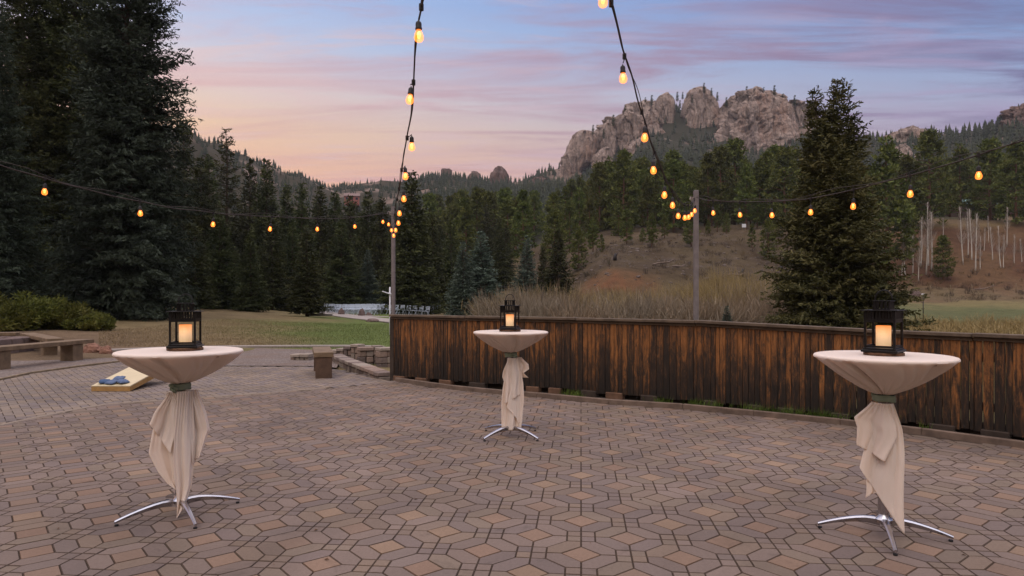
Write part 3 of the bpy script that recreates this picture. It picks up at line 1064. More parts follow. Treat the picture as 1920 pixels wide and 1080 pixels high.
# far forest: thousands of small conifers that read as one wood
rs = np.random.RandomState(9)
N = 11500
u = rs.rand(N) * 2500 - 300
d = 185 + rs.rand(N) ** .75 * 500
x = (u - 960) / F * d
z = zf(x, d) + fbm(x, d, 14.0, 4, 3) * 1.6 + fbm(x, d, 60.0, 4, 5) * np.clip((d - 220) / 250, 0, 1) * 9 * np.clip((zf(x, d) + 5) / 60, 0, 1)
dens = fbm(x, d, 45.0, 3, 21)
keep = (dens > -.55) | (rs.rand(N) < .3)
keep &= ~((u > 1040) & (u < 1520) & (d > 520) & (rs.rand(N) < .5))
keep &= ~((u > 760) & (d < 250) & (rs.rand(N) < .7))
x, d, z, u = x[keep], d[keep], z[keep], u[keep]
N = len(x)
Hh = (5.5 + 5 * rs.rand(N)) * np.where(d > 420, .85, 1.0) * np.where((u < 760) & (d > 260), .62, 1.0)
Rr = Hh * (.17 + .09 * rs.rand(N))
TI, SG = 4, 6
Vs, Fs = [], []
base_i = 0
az0 = rs.rand(N) * 6.28
for tier in range(TI):
    zl = Hh * (.06 + .21 * tier)
    zh = Hh * min(1.0, .42 + .22 * tier)
    if tier == TI - 1:
        zh = Hh
    r = Rr * (1 - .22 * tier)
    apex = np.stack([x, d, z + zh], 1)
    ring = []
    for j in range(SG):
        a = az0 + tier * .7 + j * 2 * math.pi / SG
        rj = r * (.65 + .7 * rs.rand(N))
        ring.append(np.stack([x + np.cos(a) * rj, d + np.sin(a) * rj, z + zl - Hh * .03 * rs.rand(N)], 1))
    allv = np.stack([apex] + ring, 1)      # N, 7, 3
    Vs.append(allv.reshape(-1, 3))
    b = base_i + np.arange(N) * (SG + 1)
    for j in range(SG):
        Fs.append(np.stack([b, b + 1 + j, b + 1 + (j + 1) % SG], 1))
    base_i += N * (SG + 1)
me = np_mesh('distant_forest', np.vstack(Vs), np.vstack(Fs), M_FAR)
tag(link_mesh('distant_forest', me), 'far-off conifer wood covering the ridges around the valley', 'forest', kind='stuff')

# conifers rooted on the crags
CR = make_spruce('crag_tree', 90, 8, 1.3, M_SPR, 90, .5, .16, .1, base=.05, per=1, dens=.5)
crs = [(1320, 160, 600), (1334, 166, 598), (1345, 176, 598), (1400, 168, 585), (1432, 163, 585), (1452, 166, 584), (1468, 176, 584), (1362, 186, 590), (1210, 182, 600), (1222, 184, 600), (1270, 176, 604), (1280, 172, 604), (1275, 190, 600), (1112, 238, 590), (1132, 246, 588), (1150, 222, 596), (1172, 200, 596), (1298, 180, 600), (1490, 184, 596), (1515, 190, 594)]
first = True
for (u, v, d) in crs:
    o = CR if first else copy_tree(CR)
    first = False
    q = P(u, v + 14, d)
    o.location = q
    s = .7 + rnd.random() * .5
    o.scale = (s, s, s)
    tag(o, 'small dark conifer clinging to the granite summits', 'conifer', 'conifers on the granite crags')
# ---------------------------------------------------------------- patio paving
random.seed(3)
KERB = [(-1.97, 11.2), (-.92, 10.2), (-.15, 9.67), (.35, 9.41), (1.27, 8.79), (2.15, 8.41), (2.87, 7.92), (3.62, 7.36), (4.2, 6.84), (4.78, 6.18), (5.6, 5.1), (6.6, 3.4), (7.2, 1.0)]
BND = [(-1.97, 11.2), (-2.96, 10.3), (-3.75, 9.78), (-4.69, 9.16), (-5.37, 8.84), (-5.55, 8.1), (-5.65, 7.35), (-6.4, 6.3), (-8.0, 5.2), (-10.5, 4.2)]
OUT = [(-12.5, 9.0), (-8.9, 11.5), (-8.9, 12.3), (-8.81, 13.57), (-8.54, 14.8), (-7.3, 14.3), (-5.9, 13.7), (-4.05, 13.65), (-3.32, 12.96), (-2.5, 11.85), (-1.97, 11.2)]
HEXP = [(-10.5, .6)] + [(7.2, .6)] + KERB[::-1] + BND[1:]
HERP = BND[::-1] + OUT[::-1][0:] 
HERP = [(-12.5, 4.0)] + OUT + BND[1:]

M_PAV = attr_mat('concrete_paver', .88, 55, .16, .55, .0025, .25, 'Object', 380, .55)


def sheet(name, poly, z, mat, kind='structure', conform=0.0, **kw):
    bm = bmesh.new()
    vs = [bm.verts.new((p[0], p[1], z + (zt(p[0], p[1]) if conform else 0))) for p in poly]
    bm.faces.new(vs)
    bmesh.ops.triangulate(bm, faces=bm.faces[:])
    me = bpy.data.meshes.new(name)
    bm.normal_update()
    if sum(f.normal.z for f in bm.faces) < 0:
        bmesh.ops.reverse_faces(bm, faces=bm.faces[:])
    bm.to_mesh(me)
    bm.free()
    me.materials.append(mat)
    return tag(link_mesh(name, me), kind=kind, **kw)


def clip(poly, a, b):
    """keep the part left of the line a->b"""
    res = []
    n = len(poly)
    s = lambda p: (b[0] - a[0]) * (p[1] - a[1]) - (b[1] - a[1]) * (p[0] - a[0])
    for i in range(n):
        p, q = poly[i], poly[(i + 1) % n]
        sp, sq = s(p), s(q)
        if sp >= 0:
            res.append(p)
        if sp * sq < 0:
            t = sp / (sp - sq)
            res.append((p[0] + t * (q[0] - p[0]), p[1] + t * (q[1] - p[1])))
    return res


def paver(mb, poly, gap, col, z=0.0):
    cx = sum(p[0] for p in poly) / len(poly)
    cy = sum(p[1] for p in poly) / len(poly)
    n = len(poly)

    def inset(g):
        r = []
        for i in range(n):
            a, b, c = poly[i - 1], poly[i], poly[(i + 1) % n]
            e1 = Vector((b[0] - a[0], b[1] - a[1])).normalized()
            e2 = Vector((c[0] - b[0], c[1] - b[1])).normalized()
            n1, n2 = Vector((-e1.y, e1.x)), Vector((-e2.y, e2.x))
            k = g / max(1 + n1.dot(n2), .3)
            r.append((b[0] + (n1.x + n2.x) * k, b[1] + (n1.y + n2.y) * k))
        return r
    lo, hi = inset(gap), inset(gap + .0026)
    tx, ty = random.gauss(0, .004), random.gauss(0, .004)
    dz = z + random.gauss(0, .0006)
    i = len(mb.v)
    mb.v += [(p[0], p[1], dz - .012) for p in lo] + [(p[0], p[1], dz - .0030) for p in lo] + [(p[0], p[1], dz + (p[0] - cx) * tx + (p[1] - cy) * ty) for p in hi]
    for j in range(n):
        k = (j + 1) % n
        mb.face((i + j, i + k, i + n + k, i + n + j), col)
        mb.face((i + n + j, i + n + k, i + 2 * n + k, i + 2 * n + j), (col[0] * .50, col[1] * .45, col[2] * .40, 1))
    mb.face(tuple(i + 2 * n + j for j in range(n)), col)


GREYS = [lin(116, 100, 90), lin(112, 97, 88), lin(119, 103, 93), lin(111, 97, 89), lin(116, 101, 88), lin(109, 95, 88)]
TANS = [lin(127, 104, 87), lin(123, 102, 87), lin(130, 108, 89), lin(123, 100, 84)]
WARM = [lin(118, 101, 87), lin(114, 98, 86)]


def jit(c, a=.1):
    k = 1 + random.uniform(-a, a)
    k = .95 * (1 + (k - 1) * .7)
    return (c[0] * k, c[1] * k, c[2] * k, 1)


mb = MB()
Pd, sq = 0.272, 0.0815
rr = Pd - 2 * sq
ang = math.radians(-5.9)
ca, sa = math.cos(ang), math.sin(ang)
O0 = (.406, 3.917)


def tw(p):
    return (O0[0] + p[0] * ca - p[1] * sa, O0[1] + p[0] * sa + p[1] * ca)


for i in range(-52, 36):
    for j in range(-20, 34):
        cx, cy = i * Pd, j * Pd
        wx, wy = tw((cx, cy))
        if wx < -11 or wx > 8 or wy < .3 or wy > 12:
            continue
        items = []
        if (i + j) % 2 == 0:            # 2 x 2 cluster of small squares
            for a in (-1, 0):
                for b in (-1, 0):
                    q = [(cx + a * sq, cy + b * sq), (cx + (a + 1) * sq, cy + b * sq), (cx + (a + 1) * sq, cy + (b + 1) * sq), (cx + a * sq, cy + (b + 1) * sq)]
                    items.append((q, jit(random.choice(GREYS if random.random() < .75 else WARM))))
        else:                           # diamond ringed by four long hexagons
            items.append(([(cx, cy - rr), (cx + rr, cy), (cx, cy + rr), (cx - rr, cy)], jit(random.choice(TANS if random.random() < .9 else WARM))))
            for (sx, sy) in ((1, 1), (-1, 1), (-1, -1), (1, -1)):
                q = [(0, rr), (0, Pd - sq), (sq, Pd - sq), (Pd - sq, sq), (Pd - sq, 0), (rr, 0)]
                q = [(cx + sx * a, cy + sy * b) for a, b in q]
                if sx * sy > 0:
                    q = q[::-1]
                items.append((q, jit(random.choice(GREYS if random.random() < .86 else WARM), .10)))
        for q, c in items:
            q = [tw(p) for p in q]
            m = (sum(p[0] for p in q) / len(q), sum(p[1] for p in q) / len(q))
            if not bool(inpoly(np.array([m[0]]), np.array([m[1]]), HEXP)[0]):
                continue
            paver(mb, q, .0030, c)
mb.build('patio', M_PAV, colors=True)
tag(bpy.data.objects['patio'], kind='structure')

# brick herringbone beyond the boundary
mb = MB()
bw, bl = .10, .20
a2 = math.radians(40)
c2, s2 = math.cos(a2), math.sin(a2)
HB = [lin(120, 107, 96), lin(124, 111, 100), lin(116, 104, 98), lin(128, 112, 97), lin(112, 101, 96), lin(128, 113, 99)]
for i in range(-110, 110):
    for j in range(-44, 44):
        # herringbone cell: one horizontal and one vertical brick per step
        ox = i * bw + j * 2 * bw
        oy = i * bw - j * 2 * bw
        for q in ([(ox, oy), (ox + bl, oy), (ox + bl, oy + bw), (ox, oy + bw)], [(ox + bl, oy - bw), (ox + bl + bw, oy - bw), (ox + bl + bw, oy + bw), (ox + bl, oy + bw)]):
            q = [(-7 + p[0] * c2 - p[1] * s2, 10 + p[0] * s2 + p[1] * c2) for p in q]
            mx, my = sum(p[0] for p in q) / 4, sum(p[1] for p in q) / 4
            if mx < -12.5 or mx > -1.9 or my < 4 or my > 15:
                continue
            if not bool(inpoly(np.array([mx]), np.array([my]), HERP)[0]):
                continue
            paver(mb, q, .0030, jit(random.choice(HB), .12))
mb.build('brick_paving', M_PAV, colors=True)
tag(bpy.data.objects['brick_paving'], kind='structure')
M_JOINT = simple('joint_sand', lin(62, 49, 38), .95, var=.35, scale=30)
sheet('paving_bed', HEXP, -.0065, M_JOINT)
sheet('brick_bed', HERP, -.0105, M_JOINT)

mb = MB()
for a, b2 in zip(BND[1:-1], BND[2:]):
    mb.beam((a[0], a[1], -.018), (b2[0], b2[1], -.018), .07, .045, .004, col=lin(128, 114, 100))
mb.build('border_course', M_PAV, colors=True)
tag(bpy.data.objects['border_course'], kind='structure')

# gravel and path surfaces
M_GRAV, t, b, _o = mat_new('fine_gravel')
tcn = t.node('ShaderNodeTexCoord')
vo = t.node('ShaderNodeTexVoronoi')
vo.inputs['Scale'].default_value = 34
t.link(tcn.outputs['Object'], vo.inputs['Vector'])
nn = t.noise(tcn.outputs['Object'], 1.1, 5, .6)
cc = t.ramp(vo.outputs['Color'], [(0, lin(84, 75, 70)), (.5, lin(112, 101, 95)), (1, lin(146, 133, 123))])
cc = t.mix(t.maprange(nn, .4, .65, 0, .6), cc, lin(112, 92, 78))
t.link(cc, b.inputs['Base Color'])
b.inputs['Roughness'].default_value = .95
bump(t, b, vo.outputs['Distance'], .9, .02)
GR = [G(-260, 716), G(-120, 700), G(0, 713), G(55, 701), G(148, 688), G(240, 677), (-7.3, 14.3), (-5.9, 13.7), (-4.05, 13.65), (-3.5, 13.3), (-3.9, 15.2), (-4.4, 17.6), (-7, 18.55), (-9.6, 18.6), (-11.0, 17.2), (-12.5, 19.0), (-16, 20.5), (-21, 19), (-22, 13)]
sheet('gravel_ground', [(p[0], p[1]) for p in GR], .012, M_GRAV, conform=0)
M_CONC = simple('pale_concrete', lin(150, 140, 132), .9, var=.12, scale=5, bmp=.3, bdist=.004)


def strip(name, pts, width, z, mat, kind='structure', thick=.05, zfix=None):
    mb = MB()
    pts = [Vector((p[0], p[1], 0)) for p in pts]
    fine = []
    for a, b2 in zip(pts[:-1], pts[1:]):
        n = max(int((b2 - a).length / 1.0), 1)
        fine += [a.lerp(b2, k / n) for k in range(n)]
    fine.append(pts[-1])
    L, R = [], []
    for k, p in enumerate(fine):
        t = (fine[min(k + 1, len(fine) - 1)] - fine[max(k - 1, 0)]).normalized()
        nrm = Vector((-t.y, t.x, 0))
        wd = width[0] + (width[1] - width[0]) * k / (len(fine) - 1) if isinstance(width, tuple) else width
        for lst, sg in ((L, 1), (R, -1)):
            q = p + nrm * wd / 2 * sg
            lst.append((q.x, q.y, (zt(q.x, q.y) if zfix is None else zfix) + z))
    for k in range(len(fine) - 1):
        mb.quad(R[k], R[k + 1], L[k + 1], L[k])
        for s_ in (L, R):
            a, b2 = s_[k], s_[k + 1]
            mb.quad(a, b2, (b2[0], b2[1], b2[2] - thick), (a[0], a[1], a[2] - thick))
    o = mb.build(name, mat)
    return tag(o, kind=kind)


cu = [G(180, 662), G(300, 656.5), G(400, 654), G(470, 652.5), G(560, 650.5), G(660, 648), G(720, 646)]
strip('path_edging', cu, .26, .05, M_CONC)
strip('path', [zu(470, 110)[:2], zu(560, 88)[:2], zu(610, 62)[:2], zu(650, 52)[:2], zu(690, 46)[:2], zu(760, 40)[:2], zu(860, 36)[:2]], (1.6, 2.2), .05, M_CONC)
strip('path', [zu(640, 55)[:2], zu(700, 50.5)[:2], zu(760, 49)[:2], zu(820, 48)[:2]], 1.4, .055, M_CONC)

# edging board along the patio at the left and the kerb before the fence
M_OLDW = simple('weathered_timber', lin(122, 106, 84), .9, var=.3, scale=9, bmp=.5)
mb = MB()
ed = [G(-120, 727), G(0, 713), G(55, 701), G(148, 688), G(240, 677)]
for a, b2 in zip(ed[:-1], ed[1:]):
    mb.beam((a[0], a[1], .0), (b2[0], b2[1], .0), .05, .07, .006)
tag(mb.build('timber_edging', M_OLDW), 'low weathered timber edging between the brick paving and the gravel', 'edging')

M_KERB = simple('dark_kerb_timber', lin(104, 88, 76), .9, var=.35, scale=6, bmp=.5)
mb = MB()
for a, b2 in zip(KERB[:-1], KERB[1:]):
    d_ = (Vector(b2) - Vector(a)).normalized() * .0
    n_ = Vector((-(b2[1] - a[1]), b2[0] - a[0])).normalized() * .03
    mb.beam((a[0] + n_.x, a[1] + n_.y, .01), (b2[0] + n_.x, b2[1] + n_.y, .01), .055, .11, .008)
tag(mb.build('patio_kerb', M_KERB), 'narrow dark kerb curving along the foot of the wooden fence', 'kerb')


# ---------------------------------------------------------------- wooden fence
def plank_mat():
    m, t, b, o = mat_new('burnt_orange_planks')
    tc = t.node('ShaderNodeTexCoord')
    a = t.node('ShaderNodeAttribute', attribute_name='tint')
    sp = t.node('ShaderNodeSeparateColor')
    t.link(a.outputs['Color'], sp.inputs[0])
    off = t.node('ShaderNodeVectorMath', operation='SCALE')
    t.link(a.outputs['Color'], off.inputs[0])
    off.inputs['Scale'].default_value = 37.0
    ad = t.node('ShaderNodeVectorMath', operation='ADD')
    t.link(tc.outputs['Object'], ad.inputs[0])
    t.link(off.outputs[0], ad.inputs[1])
    g1 = t.noise(t.mapping(ad.outputs[0], scale=(9, 9, .9)), 2.2, 6, .65, 1.0)
    g2 = t.noise(t.mapping(ad.outputs[0], scale=(30, 30, 1.6)), 2.5, 5, .7, .6)
    blot = t.noise(t.mapping(ad.outputs[0], scale=(9, 9, 2.6)), 2.0, 8, .8, 1.2)
    seps = t.node('ShaderNodeSeparateXYZ')
    t.link(tc.outputs['Object'], seps.inputs[0])
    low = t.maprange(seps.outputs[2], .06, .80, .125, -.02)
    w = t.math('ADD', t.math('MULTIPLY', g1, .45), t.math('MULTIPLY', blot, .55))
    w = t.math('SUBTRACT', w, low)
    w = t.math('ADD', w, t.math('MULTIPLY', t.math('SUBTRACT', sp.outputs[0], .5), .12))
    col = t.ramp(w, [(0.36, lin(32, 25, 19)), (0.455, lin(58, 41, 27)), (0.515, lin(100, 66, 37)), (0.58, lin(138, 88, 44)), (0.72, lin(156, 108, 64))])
    f = t.maprange(g2, .3, .7, .55, 1.25)
    s = t.node('ShaderNodeVectorMath', operation='SCALE')
    t.link(col, s.inputs[0])
    t.link(f, s.inputs['Scale'])
    t.link(s.outputs[0], b.inputs['Base Color'])
    b.inputs['Roughness'].default_value = .6
    b.inputs['Specular IOR Level'].default_value = .35
    bump(t, b, t.math('ADD', g2, g1), .6, .006)
    return m


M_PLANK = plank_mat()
M_RAIL = simple('dark_cap_rail', lin(92, 78, 64), .8, var=.35, scale=7, bmp=.5)
M_FPOST = simple('dark_fence_post', lin(58, 48, 40), .85, var=.35, scale=9, bmp=.5)
M_BLOCK = simple('base_block', lin(104, 78, 60), .95, var=.3, scale=8, bmp=.5)
FL = [(-2.06, 11.42, 1.126), (-.70, 10.52, 1.122), (.95, 9.64, 1.12), (2.42, 8.72, 1.113), (3.98, 7.48, 1.055), (4.70, 6.78, 1.045), (5.20, 6.20, 1.04), (6.3, 4.4, 1.03), (7.3, 1.6, 1.02)]
fence = empty('wooden_fence', (0, 0, 0))
tag(fence, 'long chest-high fence of scorched orange upright planks curving round the patio', 'fence')
mb = MB()
for (a, b2) in zip(FL[:-1], FL[1:]):
    A, B = Vector(a[:2]), Vector(b2[:2])
    L = (B - A).length
    dr = (B - A) / L
    nr_ = Vector((-dr.y, dr.x))
    rzz = math.atan2(dr.y, dr.x)
    s_ = 0.0
    while s_ < L - .03:
        w_ = min(random.choice((.06, .075, .085, .095)), L - s_)
        gap = random.choice((.004, .005, .005, .008 if a[0] > 2 else .005))
        q = A + dr * (s_ + w_ / 2)
        zt_ = a[2] + (b2[2] - a[2]) * s_ / L - .045
        zb = .055 + random.uniform(-.012, .012) + (0.02 if a[0] < 0 else 0)
        r_ = random.random()
        mb.box((q.x, q.y, (zt_ + zb) / 2), (w_ - gap, .022 + random.uniform(-.004, .004), zt_ - zb), rzz + random.gauss(0, .012), .003, col=(r_, random.random(), random.random(), 1))
        s_ += w_
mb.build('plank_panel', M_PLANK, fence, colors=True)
for k, (a, b2) in enumerate(zip(FL[:-1], FL[1:])):
    mb = MB()
    A, B = Vector(a), Vector(b2)
    e = (B - A).normalized() * .012
    zz = .004 if k % 2 else 0
    mb.beam(A + e * 0 + Vector((0, 0, -.022 + zz)), B - e + Vector((0, 0, -.022 + zz)), .15 + .004 * (k % 2), .038, .005)
    mb.beam(A + Vector((0, 0, -.062 + zz)) , B - e + Vector((0, 0, -.062 + zz)), .066, .036, .004)
    mb.build('cap_rail', M_RAIL, fence)
    mb = MB()
    n_ = Vector((-(B - A).y, (B - A).x, 0)).normalized() * .045
    for z_ in (.3, .8):
        mb.beam((A.x + n_.x, A.y + n_.y, z_), (B.x + n_.x, B.y + n_.y, z_), .035, .085)
    mb.build('back_rail', M_FPOST, fence)
for k, a in enumerate(FL):
    mb = MB()
    nx = FL[min(k + 1, len(FL) - 1)]
    pv = FL[max(k - 1, 0)]
    t_ = Vector((nx[0] - pv[0], nx[1] - pv[1], 0)).normalized()
    n_ = Vector((-t_.y, t_.x, 0))
    q = Vector((a[0], a[1], 0)) + n_ * .1
    if k == 0:
        q = Vector((a[0] + .03, a[1] + .01, 0)) - n_ * .0
        mb.box((q.x, q.y, (a[2] - .05 - .2) / 2), (.09, .10, a[2] - .05 + .2), math.atan2(t_.y, t_.x), .006)
    else:
        mb.box((q.x, q.y, (a[2] - .08 - .5) / 2), (.09, .09, a[2] - .08 + .5), math.atan2(t_.y, t_.x), .006)
    mb.build('post', M_FPOST, fence)
# bearer boards and blocks seen in the gap under the planks
for k, (a, b2) in enumerate(zip(FL[:-1], FL[1:])):
    A, B = Vector(a[:2]), Vector(b2[:2])
    L = (B - A).length
    dr = (B - A) / L
    nr_ = Vector((-dr.y, dr.x))
    s_ = .18
    while s_ < L - .2:
        q = A + dr * s_ + nr_ * .03
        w_ = random.uniform(.16, .3)
        mb = MB()
        mb.box((q.x, q.y, .03), (w_, .12, .10), math.atan2(dr.y, dr.x), .01)
        mb.build('base_block', M_BLOCK if random.random() < (.7 if a[0] < 0 else .15) else M_FPOST, fence)
        s_ += random.uniform(.34, .6)
mb = MB()
for a, b2 in zip(FL[:-1], FL[1:]):
    A, B = Vector((a[0], a[1], -.06)), Vector((b2[0], b2[1], -.06))
    mb.beam(A, B, .3, .1)
for k, (a, b2) in enumerate(zip(FL[:-1], FL[1:])):
    mm_ = MB()
    A, B = Vector((a[0], a[1], -.12)), Vector((b2[0], b2[1], -.12))
    n_ = Vector((-(B - A).y, (B - A).x, 0)).normalized() * .115
    mm_.beam(A + n_, B + n_, .03, .50)
    mm_.build('skirt_board', M_FPOST, fence)
M_DARKS = simple('dark_soil', lin(46, 38, 30), .95, var=.4, scale=14, bmp=.7, bdist=.02)  # dark brown strip along the foot of the fence
tag(mb.build('soil_strip', M_DARKS), kind='structure')

# grass tufts between kerb and fence
def blades(name, pts, hmin, hmax, wd, mat, seed, per=1, lean=.5, tint=None):
    rs = np.random.RandomState(seed)
    n = len(pts)
    P0 = np.array(pts)
    h = hmin + (hmax - hmin) * rs.rand(n)
    a = rs.rand(n) * 6.283
    ln = lean * rs.rand(n) * h
    dx, dy = np.cos(a) * ln, np.sin(a) * ln
    px_, py_ = -np.sin(a + .7) * wd, np.cos(a + .7) * wd
    V = np.empty((n, 5, 3))
    z0 = P0[:, 2]
    V[:, 0] = np.stack([P0[:, 0] - px_, P0[:, 1] - py_, z0], 1)
    V[:, 1] = np.stack([P0[:, 0] + px_, P0[:, 1] + py_, z0], 1)
    V[:, 2] = np.stack([P0[:, 0] + px_ * .7 + dx * .4, P0[:, 1] + py_ * .7 + dy * .4, z0 + h * .6], 1)
    V[:, 3] = np.stack([P0[:, 0] - px_ * .7 + dx * .4, P0[:, 1] - py_ * .7 + dy * .4, z0 + h * .6], 1)
    V[:, 4] = np.stack([P0[:, 0] + dx, P0[:, 1] + dy, z0 + h], 1)
    b = np.arange(n) * 5
    F3 = np.vstack([np.stack([b, b + 1, b + 2], 1), np.stack([b, b + 2, b + 3], 1), np.stack([b + 3, b + 2, b + 4], 1)])
    return np_mesh(name, V.reshape(-1, 3), F3, mat, tint=None if tint is None else np.repeat(tint, 5, 0))


M_GRASS = foliage('fresh_grass', lin(48, 66, 24), lin(78, 100, 38), lin(112, 134, 58), 3.0, .3)
def along(line, s):
    k = 0
    for a, b2 in zip(line[:-1], line[1:]):
        A, B = Vector(a[:2]), Vector(b2[:2])
        L = (B - A).length
        if s <= L:
            n_ = Vector((-(B - A).y, (B - A).x)).normalized()
            return A + (B - A) * (s / L), n_
        s -= L
    return B, n_
pts = []
clumps = [(3.35, .10, 30), (3.5, .08, 60), (4.75, .12, 40)] + [(5.05 + .085 * i, .10, random.choice((4, 14, 26, 40))) for i in range(28)] + [(8.55, .07, 26), (9.0, .05, 16), (9.2, .05, 10), (7.6, .05, 10)]
for (s0, sp_, n) in clumps:
    for _ in range(int(n * 2.4)):
        q, n_ = along(KERB, max(s0 + random.gauss(0, sp_ * .6), 0))
        o_ = random.uniform(.065, .19)
        pts.append((q.x + n_.x * o_, q.y + n_.y * o_, -.01))
me = blades('grass_tufts', pts, .05, .17, .0035, M_GRASS, 4, lean=.7)
tag(link_mesh('grass_tufts', me), 'bright green grass tufts sprouting between the kerb and the planks', 'grass', kind='stuff')


# ---------------------------------------------------------------- poles and light strings
M_POLE = simple('painted_steel_pole', lin(122, 114, 112), .55, .2, var=.18, scale=12, bmp=.15)
M_CABLE = simple('black_rubber_cable', lin(60, 50, 44), .6, var=.2, scale=30)
M_SOCK = simple('black_rubber_socket', lin(34, 28, 26), .5, var=.2, scale=30)
M_WIRE = simple('galvanised_wire', lin(150, 140, 132), .4, .7, var=.2, scale=30)
M_BULB, t, b, o_ = mat_new('lit_amber_glass')
t.n.remove(b)
em = t.node('ShaderNodeEmission')
em.inputs[0].default_value = (1.0, .22, .02, 1)
em.inputs[1].default_value = 6.5
gl = t.node('ShaderNodeBsdfGlossy')
gl.inputs['Roughness'].default_value = .05
tr = t.node('ShaderNodeBsdfTransparent')
tr.inputs[0].default_value = (1, .93, .80, 1)
m1_ = t.node('ShaderNodeMixShader')
m1_.inputs[0].default_value = .12
t.link(tr.outputs[0], m1_.inputs[1])
t.link(gl.outputs[0], m1_.inputs[2])
m2_ = t.node('ShaderNodeMixShader')
m2_.inputs[0].default_value = .18
t.link(m1_.outputs[0], m2_.inputs[1])
t.link(em.outputs[0], m2_.inputs[2])
t.link(m2_.outputs[0], o_.inputs[0])
M_FIL, t, b, o_ = mat_new('glowing_filament')
t.n.remove(b)
em = t.node('ShaderNodeEmission')
em.inputs[0].default_value = (1.0, .46, .11, 1)
em.inputs[1].default_value = 5
t.link(em.outputs[0], o_.inputs[0])


def pole(u, vtop, d, rad, label, square=False):
    p = zu(u, d)
    ztop = CH + (VH - vtop) / F * d
    r = empty('light_pole', (p.x, p.y, p.z))
    tag(r, label, 'pole')
    mb = MB()
    H_ = ztop - p.z
    if square:
        mb.box((0, 0, H_ / 2 - .2), (rad * 2, rad * 2, H_ + .4), .06, .006)
    else:
        mb.tube([(0, 0, -.4), (0, 0, H_)], rad, 16)
    mb.build('shaft', M_POLE, r, not square, angle=40 if not square else None)
    mb = MB()
    mb.box((-rad - .012, 0, H_ - .12), (.05, .03, .06), 0, .004)
    mb.tube([(-rad, 0, H_ - .1), (-rad - .05, -.02, H_ - .09), (-rad - .06, -.03, H_ - .13)], .006, 6)
    mb.build('hook', M_WIRE, r)
    return Vector((p.x, p.y, ztop))


PL = pole(737.5, 387, 11.75, .037, 'round brown steel pole at the fence end, crowded with glowing bulbs')
PR = pole(1305, 357, 9.05, .030, 'square brown steel pole behind the fence bend where two strings of bulbs meet', True)

BP = []   # bulb profile
for i in range(11):
    tt = i / 10
    BP.append((.0285 * math.sin(math.pi * min(1, .06 + .94 * tt)) ** .62 * (1 - .25 * tt ** 3) + .001, -.078 + .078 * tt))
BP = [(.002, -.080), (.012, -.079), (.021, -.074), (.0275, -.064), (.030, -.052), (.0288, -.040), (.0245, -.026), (.018, -.012), (.014, 0)]
SP = [(.0165, -.004), (.0205, -.002), (.0215, .006), (.019, .012), (.0190, .034), (.016, .044), (.007, .050), (.003, .060)]
bulb_me = sock_me = fil_me = None


def light_string(label, anchors, bulbs, name='light_string', drop=.14):
    """anchors: cable points (u, v, d) in order; bulbs: list of bulb centres (u, v, d)"""
    global bulb_me, sock_me, fil_me
    pts = [P(*a) if len(a) == 3 and a[0] > -500 and not isinstance(a, Vector) else Vector(a) for a in anchors]
    root = empty(name, pts[0])
    tag(root, label, 'string lights', 'string lights over the patio')
    # smooth the cable through its points
    fine = []
    for k in range(len(pts) - 1):
        p0, p1, p2, p3 = pts[max(k - 1, 0)], pts[k], pts[k + 1], pts[min(k + 2, len(pts) - 1)]
        n = 7
        for i in range(n):
            s = i / n
            fine.append(.5 * ((2 * p1) + (p2 - p0) * s + (2 * p0 - 5 * p1 + 4 * p2 - p3) * s * s + (-p0 + 3 * p1 - 3 * p2 + p3) * s ** 3))
    fine.append(pts[-1])
    O = pts[0]
    wob = [Vector((mnoise.noise(p * 2.1), 0, mnoise.noise(p * 2.7 + Vector((5, 5, 5))))) * .012 for p in fine]
    mb = MB()
    mb.tube([p - O + q for p, q in zip(fine, wob)], .0052, 6)
    mb.tube([p - O + q * -.6 + Vector((0, 0, .022 + .018 * math.sin(i * .45))) for i, (p, q) in enumerate(zip(fine, wob))], .0028, 5)
    mb.build('cable', M_CABLE, root, True)
    for (u, v, d) in bulbs:
        c = P(u, v, d)
        top = c + Vector((0, 0, .045))
        # nearest cable point
        q = min(fine, key=lambda p: (p.x - top.x) ** 2 * 1.0 + (p.y - top.y) ** 2)
        q = min(fine, key=lambda p: (p - (top + Vector((0, 0, .1)))).length)
        if sock_me is None:
            m = MB()
            m.lathe(SP, 14)
            so = m.build('bulb_socket', M_SOCK, None, True, angle=50)
            sock_me = so.data
            m = MB()
            m.lathe(BP, 16)
            bo = m.build('bulb', M_BULB, None, True)
            bulb_me = bo.data
            m = MB()
            for a in range(6):
                th = a * math.pi / 3
                m.tube([(.003 * math.cos(th), .003 * math.sin(th), -.016), (.010 * math.cos(th), .010 * math.sin(th), -.030), (.006 * math.cos(th + .5), .006 * math.sin(th + .5), -.056)], .0013, 5)
            fo = m.build('filament', M_FIL, None)
            fil_me = fo.data
            for x in (so, bo, fo):
                bpy.data.objects.remove(x)
        s_ = link_mesh('bulb_socket', sock_me, root)
        s_.location = top - O
        s_.scale = (.8,) * 3
        s_.rotation_euler = (random.gauss(0, .05), random.gauss(0, .05), random.random())
        bl = link_mesh('bulb', bulb_me, s_)
        fl = link_mesh('filament', fil_me, s_)
        m = MB()
        a = top + Vector((0, 0, .055)) - O
        e = q - O
        m.tube([a, a.lerp(e, .5) + Vector((.004, 0, 0)), e], .0032, 5)
        m.tube([e + Vector((0, 0, -.02)), e + Vector((0, 0, .012))], .012, 8)
        m.build('pendant_wire', M_SOCK, root)


